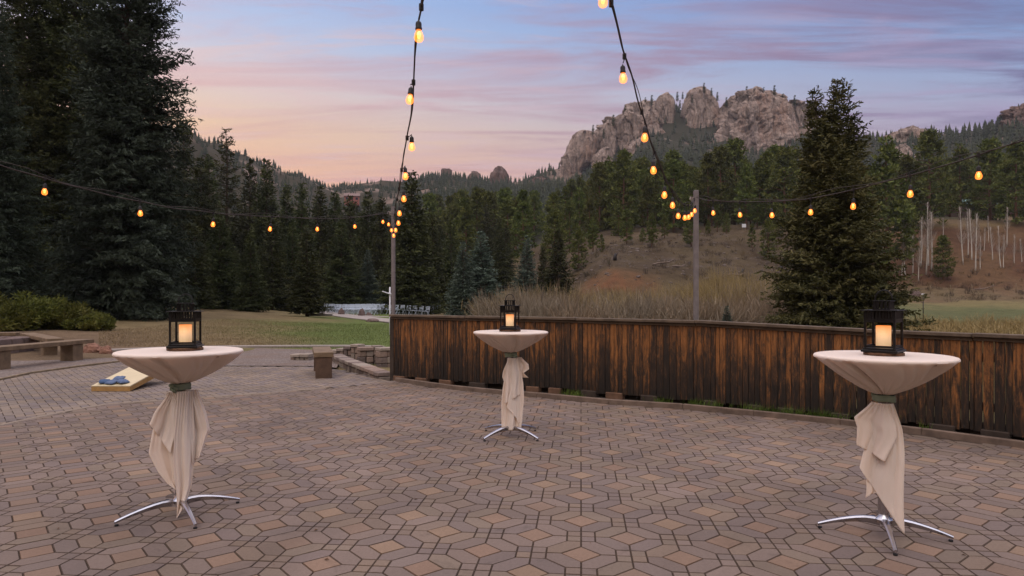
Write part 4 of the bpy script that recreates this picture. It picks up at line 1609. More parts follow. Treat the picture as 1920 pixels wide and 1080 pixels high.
light_string('string of glowing bulbs from the round pole out past the giant spruces',
             [(737, 400, 11.7), (700, 404, 11.1), (650, 409, 10.35), (595, 410, 9.6), (530, 407, 8.95), (460, 404, 8.3), (400, 399, 7.8), (330, 391, 7.3), (262, 378, 6.9), (170, 357, 6.4), (84, 334, 6.0), (0, 308, 5.65), (-170, 250, 5.0), (-420, 150, 4.3)],
             [(665, 426, 10.48), (595, 431, 9.61), (507, 431, 8.71), (400, 422.5, 7.81), (263, 402, 6.9), (84, 362, 6.0), (-150, 296, 5.05)])
light_string('string of bulbs swooping down from overhead to the round pole, paler against the sky',
             [(812, -420, 2.1), (797, -60, 2.85), (790, 12, 3.3), (779, 100, 3.75), (771, 215, 4.5), (762, 265, 4.9), (753, 318, 5.6), (749, 350, 6.4), (744, 376, 7.5), (741, 394, 8.6), (740, 405, 9.8), (741, 417, 11), (740, 410, 11.4), (737, 398, 11.7)],
             [(785, 72, 3.3), (769.5, 190, 4.05), (772, 278, 4.85), (760, 333, 5.6), (757, 375, 6.5), (749, 402, 7.4), (747, 420, 8.4), (742, 433, 9.5), (738, 443, 10.7), (734, 433, 11.2), (728.5, 422, 11.35), (718, 417, 11.45)])
light_string('string of bulbs dropping from overhead across the cliffs to the square pole',
             [(1070, -420, 2.1), (1128, -60, 2.9), (1146, 5, 3.3), (1168, 95, 3.9), (1188, 155, 4.25), (1206, 218, 4.7), (1224, 278, 5.2), (1246, 332, 5.85), (1262, 361, 6.5), (1275, 378, 7.2), (1286, 384, 7.8), (1295, 383, 8.4), (1303, 371, 9.0)],
             [(1130, 8, 3.3), (1168, 150, 3.95), (1209, 261, 4.65), (1225, 322, 5.25), (1246, 368, 5.85), (1261, 387, 6.45), (1271.5, 407, 7.0), (1284, 410, 7.6), (1291, 409, 8.1), (1297, 404, 8.45), (1303, 397, 8.85)])
light_string('string of glowing bulbs from the square pole out past the twin-topped spruce',
             [(1306, 371, 9.0), (1337, 376, 8.53), (1387, 379, 8.0), (1447, 378, 7.44), (1520, 371, 6.86), (1600, 354, 6.32), (1707, 328, 5.71), (1835, 290, 5.13), (1925, 262, 4.8), (2100, 200, 4.3), (2350, 90, 3.8)],
             [(1337, 401, 8.53), (1387, 404.5, 8.0), (1447, 405.5, 7.44), (1520, 400, 6.86), (1600, 389, 6.32), (1707, 366, 5.71), (1835, 332, 5.13), (2020, 275, 4.5)])
# ---------------------------------------------------------------- cocktail tables
def cloth_mat():
    m, t, b, o = mat_new('cream_linen')
    tc = t.node('ShaderNodeTexCoord')
    n = t.noise(tc.outputs['Object'], 5, 4, .6)
    c = t.mix(t.maprange(n, .3, .7), lin(243, 233, 222), lin(248, 240, 231))
    t.link(c, b.inputs['Base Color'])
    b.inputs['Roughness'].default_value = .9
    b.inputs['Sheen Weight'].default_value = .2
    wv = t.noise(tc.outputs['Object'], 900, 2, .5)
    n3 = t.noise(tc.outputs['Object'], 22, 3, .5)
    bump(t, b, t.math('ADD', t.math('MULTIPLY', wv, .1), n3), .25, .006)
    tr = t.node('ShaderNodeBsdfTranslucent')
    tr.inputs[0].default_value = lin(246, 212, 166)
    mx = t.node('ShaderNodeMixShader')
    mx.inputs[0].default_value = .38
    t.link(b.outputs[0], mx.inputs[1])
    t.link(tr.outputs[0], mx.inputs[2])
    t.link(mx.outputs[0], o.inputs[0])
    return m


M_CLOTH = cloth_mat()
M_SASH = simple('sage_green_sash', lin(122, 132, 112), .85, var=.15, scale=20, bmp=.3)
M_ALU = simple('polished_aluminium', lin(178, 176, 180), .24, 1.0, var=.08, scale=14)
M_FOOT = simple('black_rubber_foot', lin(30, 28, 28), .7)
M_BLKM = simple('black_painted_metal', lin(26, 23, 22), .42, .3, var=.2, scale=30)
M_SLAB = simple('sawn_wood_slab', lin(150, 116, 84), .8, var=.25, scale=24, bmp=.4)
M_SLABB = simple('slab_bark', lin(92, 66, 48), .95, var=.4, scale=60, bmp=.9, bdist=.006)
ZT = 1.062
RT = .378


def table(loc, rot, leg_len, sheets, knot, label, seed, origin, scale, tu, band):
    d = loc[1]
    face = math.atan2(-loc[0], loc[1])       # local -y looks at the camera
    root = empty('cocktail_table', (loc[0], loc[1], 0), face)
    tag(root, label, 'high table', 'linen draped high tables')
    mb = MB()
    mb.tube([(0, 0, .10), (0, 0, ZT - .03)], .030, 20)
    mb.lathe([(.045, .075), (.05, .095), (.036, .11), (.031, .125)], 20)
    mb.build('column', M_ALU, root, True, angle=40)
    mb = MB()
    mb.lathe([(RT - .05, ZT - .034), (RT - .04, ZT - .028), (RT - .038, ZT - .012), (RT - .05, ZT - .006)], 48)
    mb.build('tabletop', M_SLAB, root, True, angle=40)
    for k in range(4):
        a = math.radians(rot) + k * math.pi / 2 - face
        mb = MB()
        ca, sa = math.cos(a), math.sin(a)
        n = 9
        i0 = len(mb.v)
        for j in range(n):
            s = j / (n - 1)
            r = .02 + (leg_len - .02) * s
            zc = .092 + .012 * math.sin(min(s * 3, 1) * math.pi / 2) - .078 * s ** 1.7
            w2 = .020 - .010 * s
            h = .040 - .030 * s ** .8
            top, bot = zc + .008, zc - h
            for (o_, z_) in ((-w2 * .55, top), (w2 * .55, top), (w2, top - .010 * (1 - s * .4)), (w2 * .5, bot), (-w2 * .5, bot), (-w2, top - .010 * (1 - s * .4))):
                mb.v.append((ca * r - sa * o_, sa * r + ca * o_, max(z_, .006)))
        for j in range(n - 1):
            for q in range(6):
                q2 = (q + 1) % 6
                mb.face((i0 + j * 6 + q, i0 + (j + 1) * 6 + q, i0 + (j + 1) * 6 + q2, i0 + j * 6 + q2))
        e = i0 + (n - 1) * 6
        mb.face(tuple(e + q for q in range(6)))
        lg = mb.build('leg', M_ALU, root, True, angle=35)
        mb = MB()
        mb.lathe([(.011, 0), (.012, .003), (.011, .010)], 12, (ca * (leg_len - .012), sa * (leg_len - .012), 0))
        mb.build('foot', M_FOOT, lg)
    # ------------------------------------------------ cloth: top, gathered bowl
    rs = random.Random(seed)
    NT_, NP = 168, 34
    folds = [(rs.choice((5, 7, 9, 11)), rs.random() * 6.28, rs.uniform(.5, 1)) for _ in range(5)]
    prof = [(RT * s, ZT) for s in (.0, .35, .7, .9, .965)] + [(RT * .992, ZT - .003), (RT * 1.003, ZT - .009), (RT * 1.004, ZT - .016)]
    zb = band[1]
    V, Fc = [], []
    m = 20
    for s in range(1, m + 1):
        q = s / m
        z = ZT - .016 - (ZT - .016 - zb) * q
        r = .048 + (RT * 1.0 - .048) * (1 - q ** 1.22) ** .88
        prof.append((r, z))
    pk = []
    for th_i in range(NT_):
        th = 2 * math.pi * th_i / NT_
        f = .35 - sum(a * (.55 + .45 * math.sin(th * 1.7 + 2 * p)) * math.exp(-(math.sin(k * th / 2 + p + .5 * math.sin(th * 2 + p)) / .24) ** 2) for k, p, a in folds[:3]) * 1.15
        pk.append(f)
    for i, (r, z) in enumerate(prof):
        for j in range(NT_):
            th = 2 * math.pi * j / NT_ + (0 if i < 8 else (i - 8) * .020)
            g = 0 if i < 8 else ((i - 7) / m)
            amp = (g ** .6) * (1 - .5 * g)
            rr_ = r * (1 + (pk[j] - .36) * amp * .58) + (.0 if i < 8 else pk[j] * .003)
            if i >= 8:
                rr_ *= 1 + .10 * g ** 2.5 * math.sin(th * 31 + 3 * pk[j])
                rr_ += .010 * amp * math.sin(th * 4 + seed)
            V.append((rr_ * math.cos(th), rr_ * math.sin(th), z + (0 if i < 8 else -abs(pk[j]) * amp * .012)))
    nr_ = len(prof)
    for i in range(1, nr_ - 1):
        for j in range(NT_):
            j2 = (j + 1) % NT_
            Fc.append((i * NT_ + j, (i + 1) * NT_ + j, (i + 1) * NT_ + j2, i * NT_ + j2))
    Fc.append(tuple(NT_ + j for j in range(NT_)))
    # hanging folds below the sash, drawn as gathered sheets around the column
    pxm = d / F
    vx = lambda X: (origin[0] + X / scale - tu) * pxm * math.cos(face) ** 1.0
    vz = lambda Y: CH + (VH - (origin[1] + Y / scale)) * pxm
    for (Lp, Rp, y0, amp, nf, ph) in sheets:
        rows, cols = 44, 40
        def along_(P_, s):
            ds = [math.hypot(P_[k + 1][0] - P_[k][0], P_[k + 1][1] - P_[k][1]) for k in range(len(P_) - 1)]
            tot = sum(ds)
            q = s * tot
            for k, dd in enumerate(ds):
                if q <= dd or k == len(ds) - 1:
                    t_ = min(q / max(dd, 1e-6), 1)
                    return (P_[k][0] + (P_[k + 1][0] - P_[k][0]) * t_, P_[k][1] + (P_[k + 1][1] - P_[k][1]) * t_)
                q -= dd
        sgn = 1 if y0 >= 0 else -1
        i0 = len(V)
        for i in range(rows + 1):
            s = i / rows
            a_, b_ = along_(Lp, s), along_(Rp, s)
            for j in range(cols + 1):
                c = j / cols
                X = a_[0] + (b_[0] - a_[0]) * c
                Y = a_[1] + (b_[1] - a_[1]) * c
                x_ = vx(X)
                spread = min(s * 2.2, 1)
                wob = math.sin(c * math.pi * nf + ph + .6 * math.sin(s * 2.2 + ph))
                wob2 = .35 * math.sin(c * math.pi * nf * 2.3 + ph * 2 + s * 1.5)
                y_ = -sgn * .0
                cur = .036 * math.sqrt(max(0, 1 - min(abs(x_) / .055, 1) ** 2))
                y_ = -(abs(y0) + cur * (1 - spread * .5)) * sgn - amp * 1.25 * (.15 + .85 * spread) * (wob + wob2) * (.7 + .5 * s) * .8 - sgn * .012 * spread
                x_ += .005 * math.sin(s * 8 + ph + c * 3)
                y_ += .0055 * math.sin(c * math.pi * 13 + ph * 3 + s * 2) * math.exp(-s * 3.2) * sgn
                V.append((x_, y_, vz(Y)))
        for i in range(rows):
            for j in range(cols):
                q = i0 + i * (cols + 1) + j
                Fc.append((q, q + 1, q + cols + 2, q + cols + 1))
    me = bpy.data.meshes.new('tablecloth')
    me.from_pydata(V, [], Fc)
    me.materials.append(M_CLOTH)
    me.polygons.foreach_set('use_smooth', [True] * len(me.polygons))
    me.set_sharp_from_angle(angle=math.radians(70))
    co = link_mesh('tablecloth', me)
    co.location = root.location
    co.rotation_euler = root.rotation_euler
    so = co.modifiers.new('thick', 'SOLIDIFY')
    so.thickness = .0016
    so.offset = 0
    # sash
    mb = MB()
    n = 40
    zc = (band[0] + band[1]) / 2
    hb = (band[1] - band[0]) / 2
    i0 = 0
    for k, (zz, rr_) in enumerate(((-hb * .85, .053), (-hb * .7, .060), (-.2 * hb, .058), (.25 * hb, .061), (hb * .7, .060), (hb * .85, .053))):
        for j in range(n):
            th = 2 * math.pi * j / n
            ti = .004 * math.sin(th + seed)
            mb.v.append(((rr_ + .002 * math.sin(5 * th + k)) * math.cos(th) * 1.06, (rr_) * math.sin(th), zc + zz + ti + .003 * math.sin(3 * th + seed)))
    for k in range(5):
        for j in range(n):
            j2 = (j + 1) % n
            mb.face((k * n + j, k * n + j2, (k + 1) * n + j2, (k + 1) * n + j))
    sash = mb.build('sash', M_SASH, None, True)
    sash.modifiers.new('thick', 'SOLIDIFY').thickness = .004
    sash.location = root.location
    sash.rotation_euler = root.rotation_euler
    if knot is not None:
        mb = MB()
        kx = knot
        ky = -math.sqrt(max(.061 ** 2 - kx * kx, .0006)) - .006
        for a in ((-.012, .008), (.010, -.004), (-.004, -.016)):
            mb.tube([(kx + a[0] - .016, ky, zc + a[1] + .01), (kx + a[0], ky - .012, zc + a[1]), (kx + a[0] + .014, ky, zc + a[1] - .012)], [.007, .012, .007], 8)
        mb.build('knot', M_SASH, sash, True)
    return root, co, sash


T1 = table((-2.152, 4.325), 39.5, .372, [
    # left table; coordinates measured on an enlargement of the photo
    ([(270, 460), (212, 600), (197, 712), (235, 800), (270, 850), (312, 882)], [(330, 460), (325, 640), (322, 760), (320, 888)], .012, .010, 2.2, .4),
    ([(350, 450), (362, 600), (375, 700), (380, 800)], [(396, 450), (425, 560), (428, 650), (418, 735)], .004, .012, 2.0, 1.2),
    ([(345, 450), (352, 600), (372, 690), (384, 772)], [(408, 450), (430, 520), (462, 628), (440, 690), (416, 742)], .020, .016, 2.4, 2.1),
    ([(272, 455), (236, 512), (200, 570), (193, 582), (193, 583)], [(325, 452), (312, 560), (300, 650), (290, 716), (290, 718)], .026, .014, 2.6, .0),
    ([(312, 450), (305, 600), (302, 760), (308, 870), (312, 990), (312, 1000)], [(388, 450), (392, 600), (386, 750), (380, 870), (350, 960), (314, 1001)], .036, .012, 3.1, .9),
    ([(290, 455), (262, 560), (250, 640), (262, 720)], [(400, 455), (430, 560), (440, 640), (410, 720)], -.02, .014, 4.0, 1.5),
], -.035, 'linen draped high table before the cornhole board, cloth corner touching its base', 3, (200, 540), 2.347, 340, (.80, .853))
T2 = table((-.012, 6.78), 45.5, .378, [
    ([(330, 470), (308, 540), (294, 600), (305, 640)], [(370, 470), (365, 560), (360, 600), (352, 645)], .012, .012, 2.4, .3),
    ([(395, 468), (402, 540), (405, 575), (408, 604)], [(425, 466), (466, 512), (471, 545), (440, 570), (470, 602)], .014, .012, 2.2, 1.3),
    ([(328, 470), (312, 560), (300, 660), (290, 780), (285, 900), (288, 966)], [(415, 468), (425, 560), (434, 640), (436, 760), (432, 880), (424, 940)], .024, .014, 4.4, .5),
    ([(340, 470), (322, 600), (316, 700), (316, 772)], [(402, 470), (412, 560), (414, 650), (412, 716)], .042, .012, 3.0, 1.9),
    ([(372, 560), (345, 700), (325, 800), (380, 862)], [(418, 560), (428, 700), (432, 850), (420, 942)], .034, .008, 1.6, 0.),
    ([(335, 470), (318, 640), (312, 800)], [(410, 470), (425, 640), (424, 800)], -.02, .014, 4.0, 1.5),
], .042, 'linen draped high table nearest the fence, smallest of the three in view', 8, (860, 540), 3.6, 957.5, (.80, .852))
T3 = table((2.201, 3.95), 70.4, .355, [
    ([(300, 640), (270, 700), (258, 760), (250, 822)], [(345, 640), (335, 720), (318, 790), (306, 792)], .004, .008, 2.0, .6),
    ([(330, 640), (330, 760), (335, 830), (372, 872)], [(370, 640), (385, 760), (385, 850), (376, 880)], .004, .006, 2.0, .2),
    ([(290, 445), (262, 560), (240, 650), (233, 700), (236, 706)], [(366, 445), (394, 540), (402, 640), (405, 760), (403, 880), (402, 941)], .022, .013, 2.2, 2.4),
    ([(276, 442), (236, 480), (212, 504), (224, 540), (214, 600), (216, 612)], [(345, 445), (372, 520), (372, 570), (345, 640), (334, 664), (333, 665)], .040, .016, 2.6, .4),
    ([(290, 455), (262, 560), (250, 640), (262, 720)], [(366, 455), (390, 560), (395, 640), (380, 720)], -.02, .014, 4.0, 1.5),
], None, 'linen draped high table with a stretch of bare column showing below the cloth', 5, (1500, 540), 2.077, 1656, (.787, .836))
for (r, c, s), a in zip((T1, T2, T3), ('whose corner reaches the legs of the table by the cornhole board', 'hanging in narrow folds from the table nearest the fence', 'cascading in stepped corners off the table with the bare column')):
    tag(c, 'cream linen tablecloth ' + a, 'tablecloth', 'cream tablecloths')
for s, a in ((T1[2], 'knotted round the cloth of the table by the cornhole board'), (T2[2], 'with a small knot round the cloth of the table nearest the fence'), (T3[2], 'without a knot, round the table showing its bare column')):
    tag(s, 'sage green sash ' + a, 'sash', 'sage green sashes')


# ---------------------------------------------------------------- lanterns with candles on wood slabs
def candle_mat():
    m, t, b, o = mat_new('glowing_wax')
    tc = t.node('ShaderNodeTexCoord')
    sp = t.node('ShaderNodeSeparateXYZ')
    t.link(tc.outputs['Object'], sp.inputs[0])
    b.inputs['Base Color'].default_value = lin(238, 214, 178)
    b.inputs['Roughness'].default_value = .5
    q = t.maprange(sp.outputs[2], .045, .125)
    c = t.ramp(q, [(0, lin(255, 196, 128)), (.5, lin(255, 172, 92)), (1, lin(255, 132, 30))])
    t.link(c, b.inputs['Emission Color'])
    t.link(t.maprange(q, 0, 1, .36, .95), b.inputs['Emission Strength'])
    return m


M_WAX = candle_mat()
M_FLAME = simple('led_flame', (1, .5, .15, 1), .5)
LAN = None


def make_lantern():
    r = empty('lantern')
    w, h0 = .079, .238
    mb = MB()
    mb.box((0, 0, .007), (w * 2 + .026, w * 2 + .026, .014), 0, .003)
    mb.box((0, 0, .019), (w * 2 + .008, w * 2 + .008, .010), 0, .002)
    mb.build('base_tray', M_BLKM, r)
    mb = MB()
    for sx in (-1, 1):
        for sy in (-1, 1):
            mb.box((sx * (w - .006), sy * (w - .006), .125), (.012, .012, .205), 0, .001)
    for z_ in (.032, .172):
        for s in (-1, 1):
            mb.box((0, s * (w - .006), z_), (w * 2 - .024, .009, .011))
            mb.box((s * (w - .006), 0, z_), (.009, w * 2 - .024, .011))
    mb.build('frame', M_BLKM, r)
    mb = MB()
    for s in (-1, 1):
        for k in range(9):
            x = -w + .014 + (2 * w - .028) * k / 8
            mb.box((x, s * (w - .005), .2035), (.0092, .004, .052))
            mb.box((s * (w - .005), x, .2035), (.004, .0092, .052))
        mb.box((0, s * (w - .004), .182), (w * 2 - .002, .006, .009))
        mb.box((s * (w - .004), 0, .182), (.006, w * 2 - .016, .009))
    mb.build('slotted_band', M_BLKM, r)
    mb = MB()
    mb.box((0, 0, .232), (w * 2 + .028, w * 2 + .028, .005), 0, .001)
    mb.build('roof', M_BLKM, r)
    mb = MB()
    c = .043
    for s in (-1, 1):
        for k in range(5):
            x = -c + .005 + (2 * c - .010) * k / 4
            mb.box((x, s * (c - .003), .258), (.009, .004, .047))
            mb.box((s * (c - .003), x, .258), (.004, .009, .047))
    mb.box((0, 0, .284), (c * 2 + .008, c * 2 + .008, .005), 0, .001)
    mb.box((0, 0, .2375), (c * 2 + .002, c * 2 + .002, .006))
    ch = mb.build('chimney', M_BLKM, r)
    mb = MB()
    pts = [(-.043, 0, .284)]
    for k in range(15):
        a = math.pi * (k / 14)
        pts.append((-.043 * math.cos(a), .012 * math.sin(a), .286 + .058 * math.sin(a) ** .8))
    mb.tube(pts, .0032, 6)
    mb.build('handle', M_BLKM, r, True)
    return r


LAN = make_lantern()
M_WAXO = M_WAX
mb = MB()
mb.lathe([(.0365, .0), (.038, .004), (.038, .118), (.036, .122), (.033, .118), (.030, .108), (.0, .106)], 32)
CAN = mb.build('candle', M_WAX, None, True, angle=45)
mb = MB()
n = 64
for (k, z_) in ((0, 0), (1, .002), (1, .015), (0, .0175)):
    for j in range(n):
        th = 2 * math.pi * j / n
        rr_ = .108 * (1 + .018 * math.sin(3 * th + 1) + .008 * math.sin(17 * th) * k + .005 * math.sin(31 * th)) * (.965 if k == 0 else 1)
        mb.v.append((rr_ * math.cos(th), rr_ * math.sin(th), z_))
for k in range(3):
    for j in range(n):
        j2 = (j + 1) % n
        mb.face((k * n + j, k * n + j2, (k + 1) * n + j2, (k + 1) * n + j))
SLB = mb.build('wood_slab', M_SLABB, None, True, angle=40)
mb = MB()
mb.lathe([(.094, .0174), (.093, .0185)], 48)
mb.build('sawn_face', M_SLAB, SLB)
first = True
for (tp, rz, sc, txt, off) in (((-2.152, 4.325), -14, 1.0, 'on the table by the cornhole board', (.03, -.02)), ((-.012, 6.78), -13, 1.04, 'on the table nearest the fence', (-.01, -.02)), ((2.201, 3.95), -15, 1.06, 'on the table before the right stretch of fence', (.0, .0))):
    face = math.atan2(-tp[0], tp[1])
    lan, can, slb = (LAN, CAN, SLB) if first else (copy_tree(LAN), copy_tree(CAN), copy_tree(SLB))
    first = False
    ox = tp[0] + off[0] * math.cos(face) - off[1] * math.sin(face)
    oy = tp[1] + off[0] * math.sin(face) + off[1] * math.cos(face)
    slb.location = (ox, oy, ZT + .0012)
    slb.rotation_euler = (0, 0, face + rz)
    lan.location = (ox, oy, ZT + .0200)
    lan.rotation_euler = (0, 0, face + math.radians(rz))
    lan.scale = (sc,) * 3
    can.location = (ox + 0, oy, ZT + .0200 + .0245 * sc)
    can.scale = (sc,) * 3
    can.rotation_euler = (0, 0, rz)
    tag(lan, 'black metal lantern with slotted top ' + txt, 'lantern', 'black lanterns on the tables')
    tag(can, 'lit cream pillar candle inside the lantern ' + txt, 'candle', 'candles in the lanterns')
    tag(slb, 'round bark-edged wood slab under the lantern ' + txt, 'wood slab', 'wood slabs under the lanterns')

# ---------------------------------------------------------------- cornhole board with bags
M_PLY = simple('pale_plywood', lin(196, 180, 146), .6, var=.08, scale=5)
M_PINEW = simple('pine_edge_wood', lin(158, 122, 74), .6, var=.2, scale=14, bmp=.2)
cb = empty('cornhole_board', (-6.02, 10.0, 0))
tag(cb, 'pale plywood cornhole board lying tilted on the bricks behind the left table', 'cornhole board')
x0, x1, y1 = -.29, .29, 1.18
za, zb_ = .085, .30
bm = bmesh.new()
outer = [bm.verts.new((x, y, 0)) for x, y in ((x0, 0), (x1, 0), (x1, y1), (x0, y1))]
for a, b2 in zip(outer, outer[1:] + outer[:1]):
    bm.edges.new((a, b2))
hole = [bm.verts.new((.076 * math.cos(k * math.pi / 14), y1 - .23 + .076 * math.sin(k * math.pi / 14), 0)) for k in range(28)]
for a, b2 in zip(hole, hole[1:] + hole[:1]):
    bm.edges.new((a, b2))
bmesh.ops.triangle_fill(bm, use_beauty=True, edges=bm.edges[:], use_dissolve=False)
for v in bm.verts:
    v.co.z = za + (zb_ - za) * v.co.y / y1
me = bpy.data.meshes.new('board_top')
bm.normal_update()
if sum(f.normal.z for f in bm.faces) < 0:
    bmesh.ops.reverse_faces(bm, faces=bm.faces[:])
bm.to_mesh(me)
bm.free()
me.materials.append(M_PLY)
bt = link_mesh('board_top', me, cb)
md = bt.modifiers.new('thick', 'SOLIDIFY')
md.thickness = .014
mb = MB()
th_ = .0148
for x in (x0 + .011, x1 - .011):
    for (ya, yb) in ((0, y1),):
        i = len(mb.v)
        for xx in (x - .011, x + .011):
            mb.v += [(xx, .0, za - th_), (xx, y1, zb_ - th_), (xx, y1, zb_ - th_ - .085), (xx, .0, za - th_ - .068)]
        for f in ((0, 1, 2, 3), (7, 6, 5, 4), (0, 4, 5, 1), (1, 5, 6, 2), (2, 6, 7, 3), (3, 7, 4, 0)):
            mb.face(tuple(i + k for k in f))
mb.box((0, .011, (za - th_) / 2 + .002), (x1 - x0 - .046, .022, za - th_ - .004))
mb.box((0, y1 - .011, zb_ - th_ - .043), (x1 - x0 - .046, .022, .085))
mb.build('side_frame', M_PINEW, cb)
for x in (x0 + .045, x1 - .045):
    mb = MB()
    mb.box((x, y1 - .05, .13), (.04, .07, .26), 0, .004)
    mb.build('leg', M_PINEW, cb)
M_DENIM = simple('blue_denim', lin(84, 98, 124), .9, var=.3, scale=40, bmp=.4)
M_DENIM2 = simple('darker_denim', lin(60, 80, 110), .9, var=.3, scale=40, bmp=.4)


def bag(x, y, rz, dz, mat, label, ti=0.0):
    bm = bmesh.new()
    bmesh.ops.create_grid(bm, x_segments=10, y_segments=10, size=.078)
    top = {}
    V, Fc = [], []
    for sgn in (1, -1):
        for j in range(11):
            for i in range(11):
                a, b2 = i / 5 - 1, j / 5 - 1
                q = max(0, (1 - a ** 4) * (1 - b2 ** 4))
                h = .022 * q ** .5 * (1 + .35 * mnoise.noise(Vector((a * 2 + x * 9, b2 * 2 + y * 7, sgn)))) + .002
                V.append((a * .078 * (1 - .06 * abs(b2)), b2 * .078 * (1 - .06 * abs(a)), sgn * h))
    bm.free()
    for s in (0, 1):
        for j in range(10):
            for i in range(10):
                q = s * 121 + j * 11 + i
                f = (q, q + 1, q + 12, q + 11)
                Fc.append(f if s == 0 else f[::-1])
    me = bpy.data.meshes.new('bean_bag')
    bd = [i for i in range(11)] + [i * 11 + 10 for i in range(1, 11)] + [110 + i for i in range(9, -1, -1)] + [i * 11 for i in range(9, 0, -1)]
    for a, b2 in zip(bd, bd[1:] + bd[:1]):
        Fc.append((b2, a, a + 121, b2 + 121))
    me.from_pydata(V, [], Fc)
    me.polygons.foreach_set('use_smooth', [True] * len(me.polygons))
    me.materials.append(mat)
    o = link_mesh('bean_bag', me)
    z = za + (zb_ - za) * (y - 10.0) / y1 + .026 + dz
    o.location = (x, y, z)
    o.rotation_euler = (math.atan2(zb_ - za, y1) + ti, .0, rz)
    tag(o, label, 'bean bag', 'denim bags on the cornhole board')


bag(-6.19, 10.13, .5, 0, M_DENIM2, 'darkest blue denim bag at the outer end of the pile on the board')
bag(-6.06, 10.10, -.3, 0, M_DENIM, 'denim bag in the middle of the pile, overlapping its neighbours', .05)
bag(-6.04, 10.25, .2, .012, M_DENIM, 'denim bag set farthest up the board behind the others')
bag(-5.91, 10.12, 1.0, .004, M_DENIM, 'denim bag nearest the open edge of the board')

# ---------------------------------------------------------------- timber benches and fire pit
M_BENCH = simple('brown_stained_timber', lin(112, 93, 72), .75, var=.3, scale=7, bmp=.4)
M_BENCHD = simple('dark_stained_timber', lin(86, 66, 52), .75, var=.3, scale=7, bmp=.4)


def bench(a, b2, label, wd=.30, zt_=.45, legs=(.12, .88), lw=.10, mat=None, lmat=None):
    A, B = Vector((a[0], a[1], 0)), Vector((b2[0], b2[1], 0))
    r = empty('bench', A)
    tag(r, label, 'bench', 'heavy timber benches')
    D = B - A
    mb = MB()
    mb.beam((0, 0, zt_ - .045), (D.x, D.y, zt_ - .045), wd, .09, .008)
    mb.build('seat', mat or M_BENCH, r)
    for l in legs:
        mb = MB()
        q = D * l
        mb.box((q.x, q.y, (zt_ - .092 - .06) / 2), (lw, wd - .05, zt_ - .092 + .06), math.atan2(D.y, D.x), .006)
        mb.build('leg', lmat or M_BENCH, r)
    return r


bench((-3.28, 11.62), (-3.72, 13.0), 'short timber bench standing on the bricks by the stepped stone walls', .33, .455, (.045, .90), .10, M_BENCH, M_BENCHD)
bench((-10.05, 12.75), (-9.78, 15.35), 'front timber bench of the fire pit circle, end grain towards the patio', .36, .46, (.09, .82), .30)
bench((-10.75, 15.7), (-13.3, 18.3), 'slanting timber bench behind the front one, meeting it at an angle', .34, .45, (.2, .8), .3)
bench((-13.7, 18.55), (-17.2, 18.3), 'far timber bench closing the fire pit circle', .34, .45, (.1, .9), .3)
M_STONE = simple('rough_red_grey_stone', lin(108, 92, 86), .95, var=.3, scale=6, bmp=.8, bdist=.02)
fp = empty('fire_pit', (-13.1, 16.6, 0))
tag(fp, 'square fire pit of rough reddish stone blocks between the benches', 'fire pit')
for k in range(2):
    mb = MB()
    for j in range(4):
        for s in range(3):
            a = j * math.pi / 2
            off = Vector((.62, (s - 1) * .42 + (.1 if k else -.05), 0))
            c = Matrix.Rotation(a, 4, 'Z') @ off
            mb.box((c.x, c.y, .1 + k * .205), (.24, .40, .2), a, .02)
    mb.build('stone_course', M_STONE, fp)


def boulder(u, v, w_, h_, label, mat, seed, d=None, cat='boulder', group=None):
    if d is None:
        p = G(u, v, .02)
    else:
        p = zu(u, d)
    bm = bmesh.new()
    bmesh.ops.create_icosphere(bm, subdivisions=4, radius=1)
    for vv in bm.verts:
        q = vv.co * 1.0
        k = 1 + .28 * mnoise.noise(q * 1.1 + Vector((seed, 0, 0))) - .22 * abs(mnoise.noise(q * 2.3 + Vector((0, seed, 0)))) + .06 * mnoise.noise(q * 7)
        vv.co = Vector((q.x * k * w_ / 2, q.y * k * w_ * .38, max(q.z * k, -.35) * h_ * .75))
    me = bpy.data.meshes.new('boulder')
    bm.to_mesh(me)
    bm.free()
    me.materials.append(mat)
    me.polygons.foreach_set('use_smooth', [True] * len(me.polygons))
    me.set_sharp_from_angle(angle=math.radians(30))
    o = link_mesh('boulder', me)
    o.location = (p.x, p.y, p.z + h_ * .22)
    return tag(o, label, cat, group)


M_REDST = simple('red_sandstone', lin(126, 92, 76), .95, var=.35, scale=5, bmp=.9, bdist=.02)
boulder(137, 660, .34, .19, 'low reddish boulder next to the end of the front fire pit bench', M_REDST, 1)
boulder(172, 661, .52, .27, 'largest reddish boulder of the three at the gravel edge', M_REDST, 2)
boulder(199, 663, .32, .21, 'small reddish boulder nearest the left table', M_REDST, 3)
boulder(640, 588, .5, .6, 'upright pinkish stone at the start of the chair rows', M_STONE, 4, 55)
boulder(678, 592, .5, .62, 'squarish grey stone marker where the path forks', M_STONE, 5, 52)
boulder(692, 592, .5, .3, 'small dark stone beside the grey marker', M_STONE, 6, 52.5)
boulder(698, 603, .8, .2, 'flat pale stone on the lawn side of the path', M_STONE, 8, 41)
boulder(1716, 540, 1.5, 1.0, 'grey boulder at the wire fence below the first aspens', M_STONE, 9, 106)
boulder(830, 588, 1.0, .5, 'brown rock half hidden behind the fence near the green cone tree', M_STONE, 10, 44)

# ---------------------------------------------------------------- low walls of split block
M_SPLIT = attr_mat('split_block', .95, 14, .3, .8, .015, .2)
SC_ = [lin(126, 114, 104), lin(138, 126, 114), lin(112, 98, 90), lin(130, 112, 100), lin(100, 88, 82)]


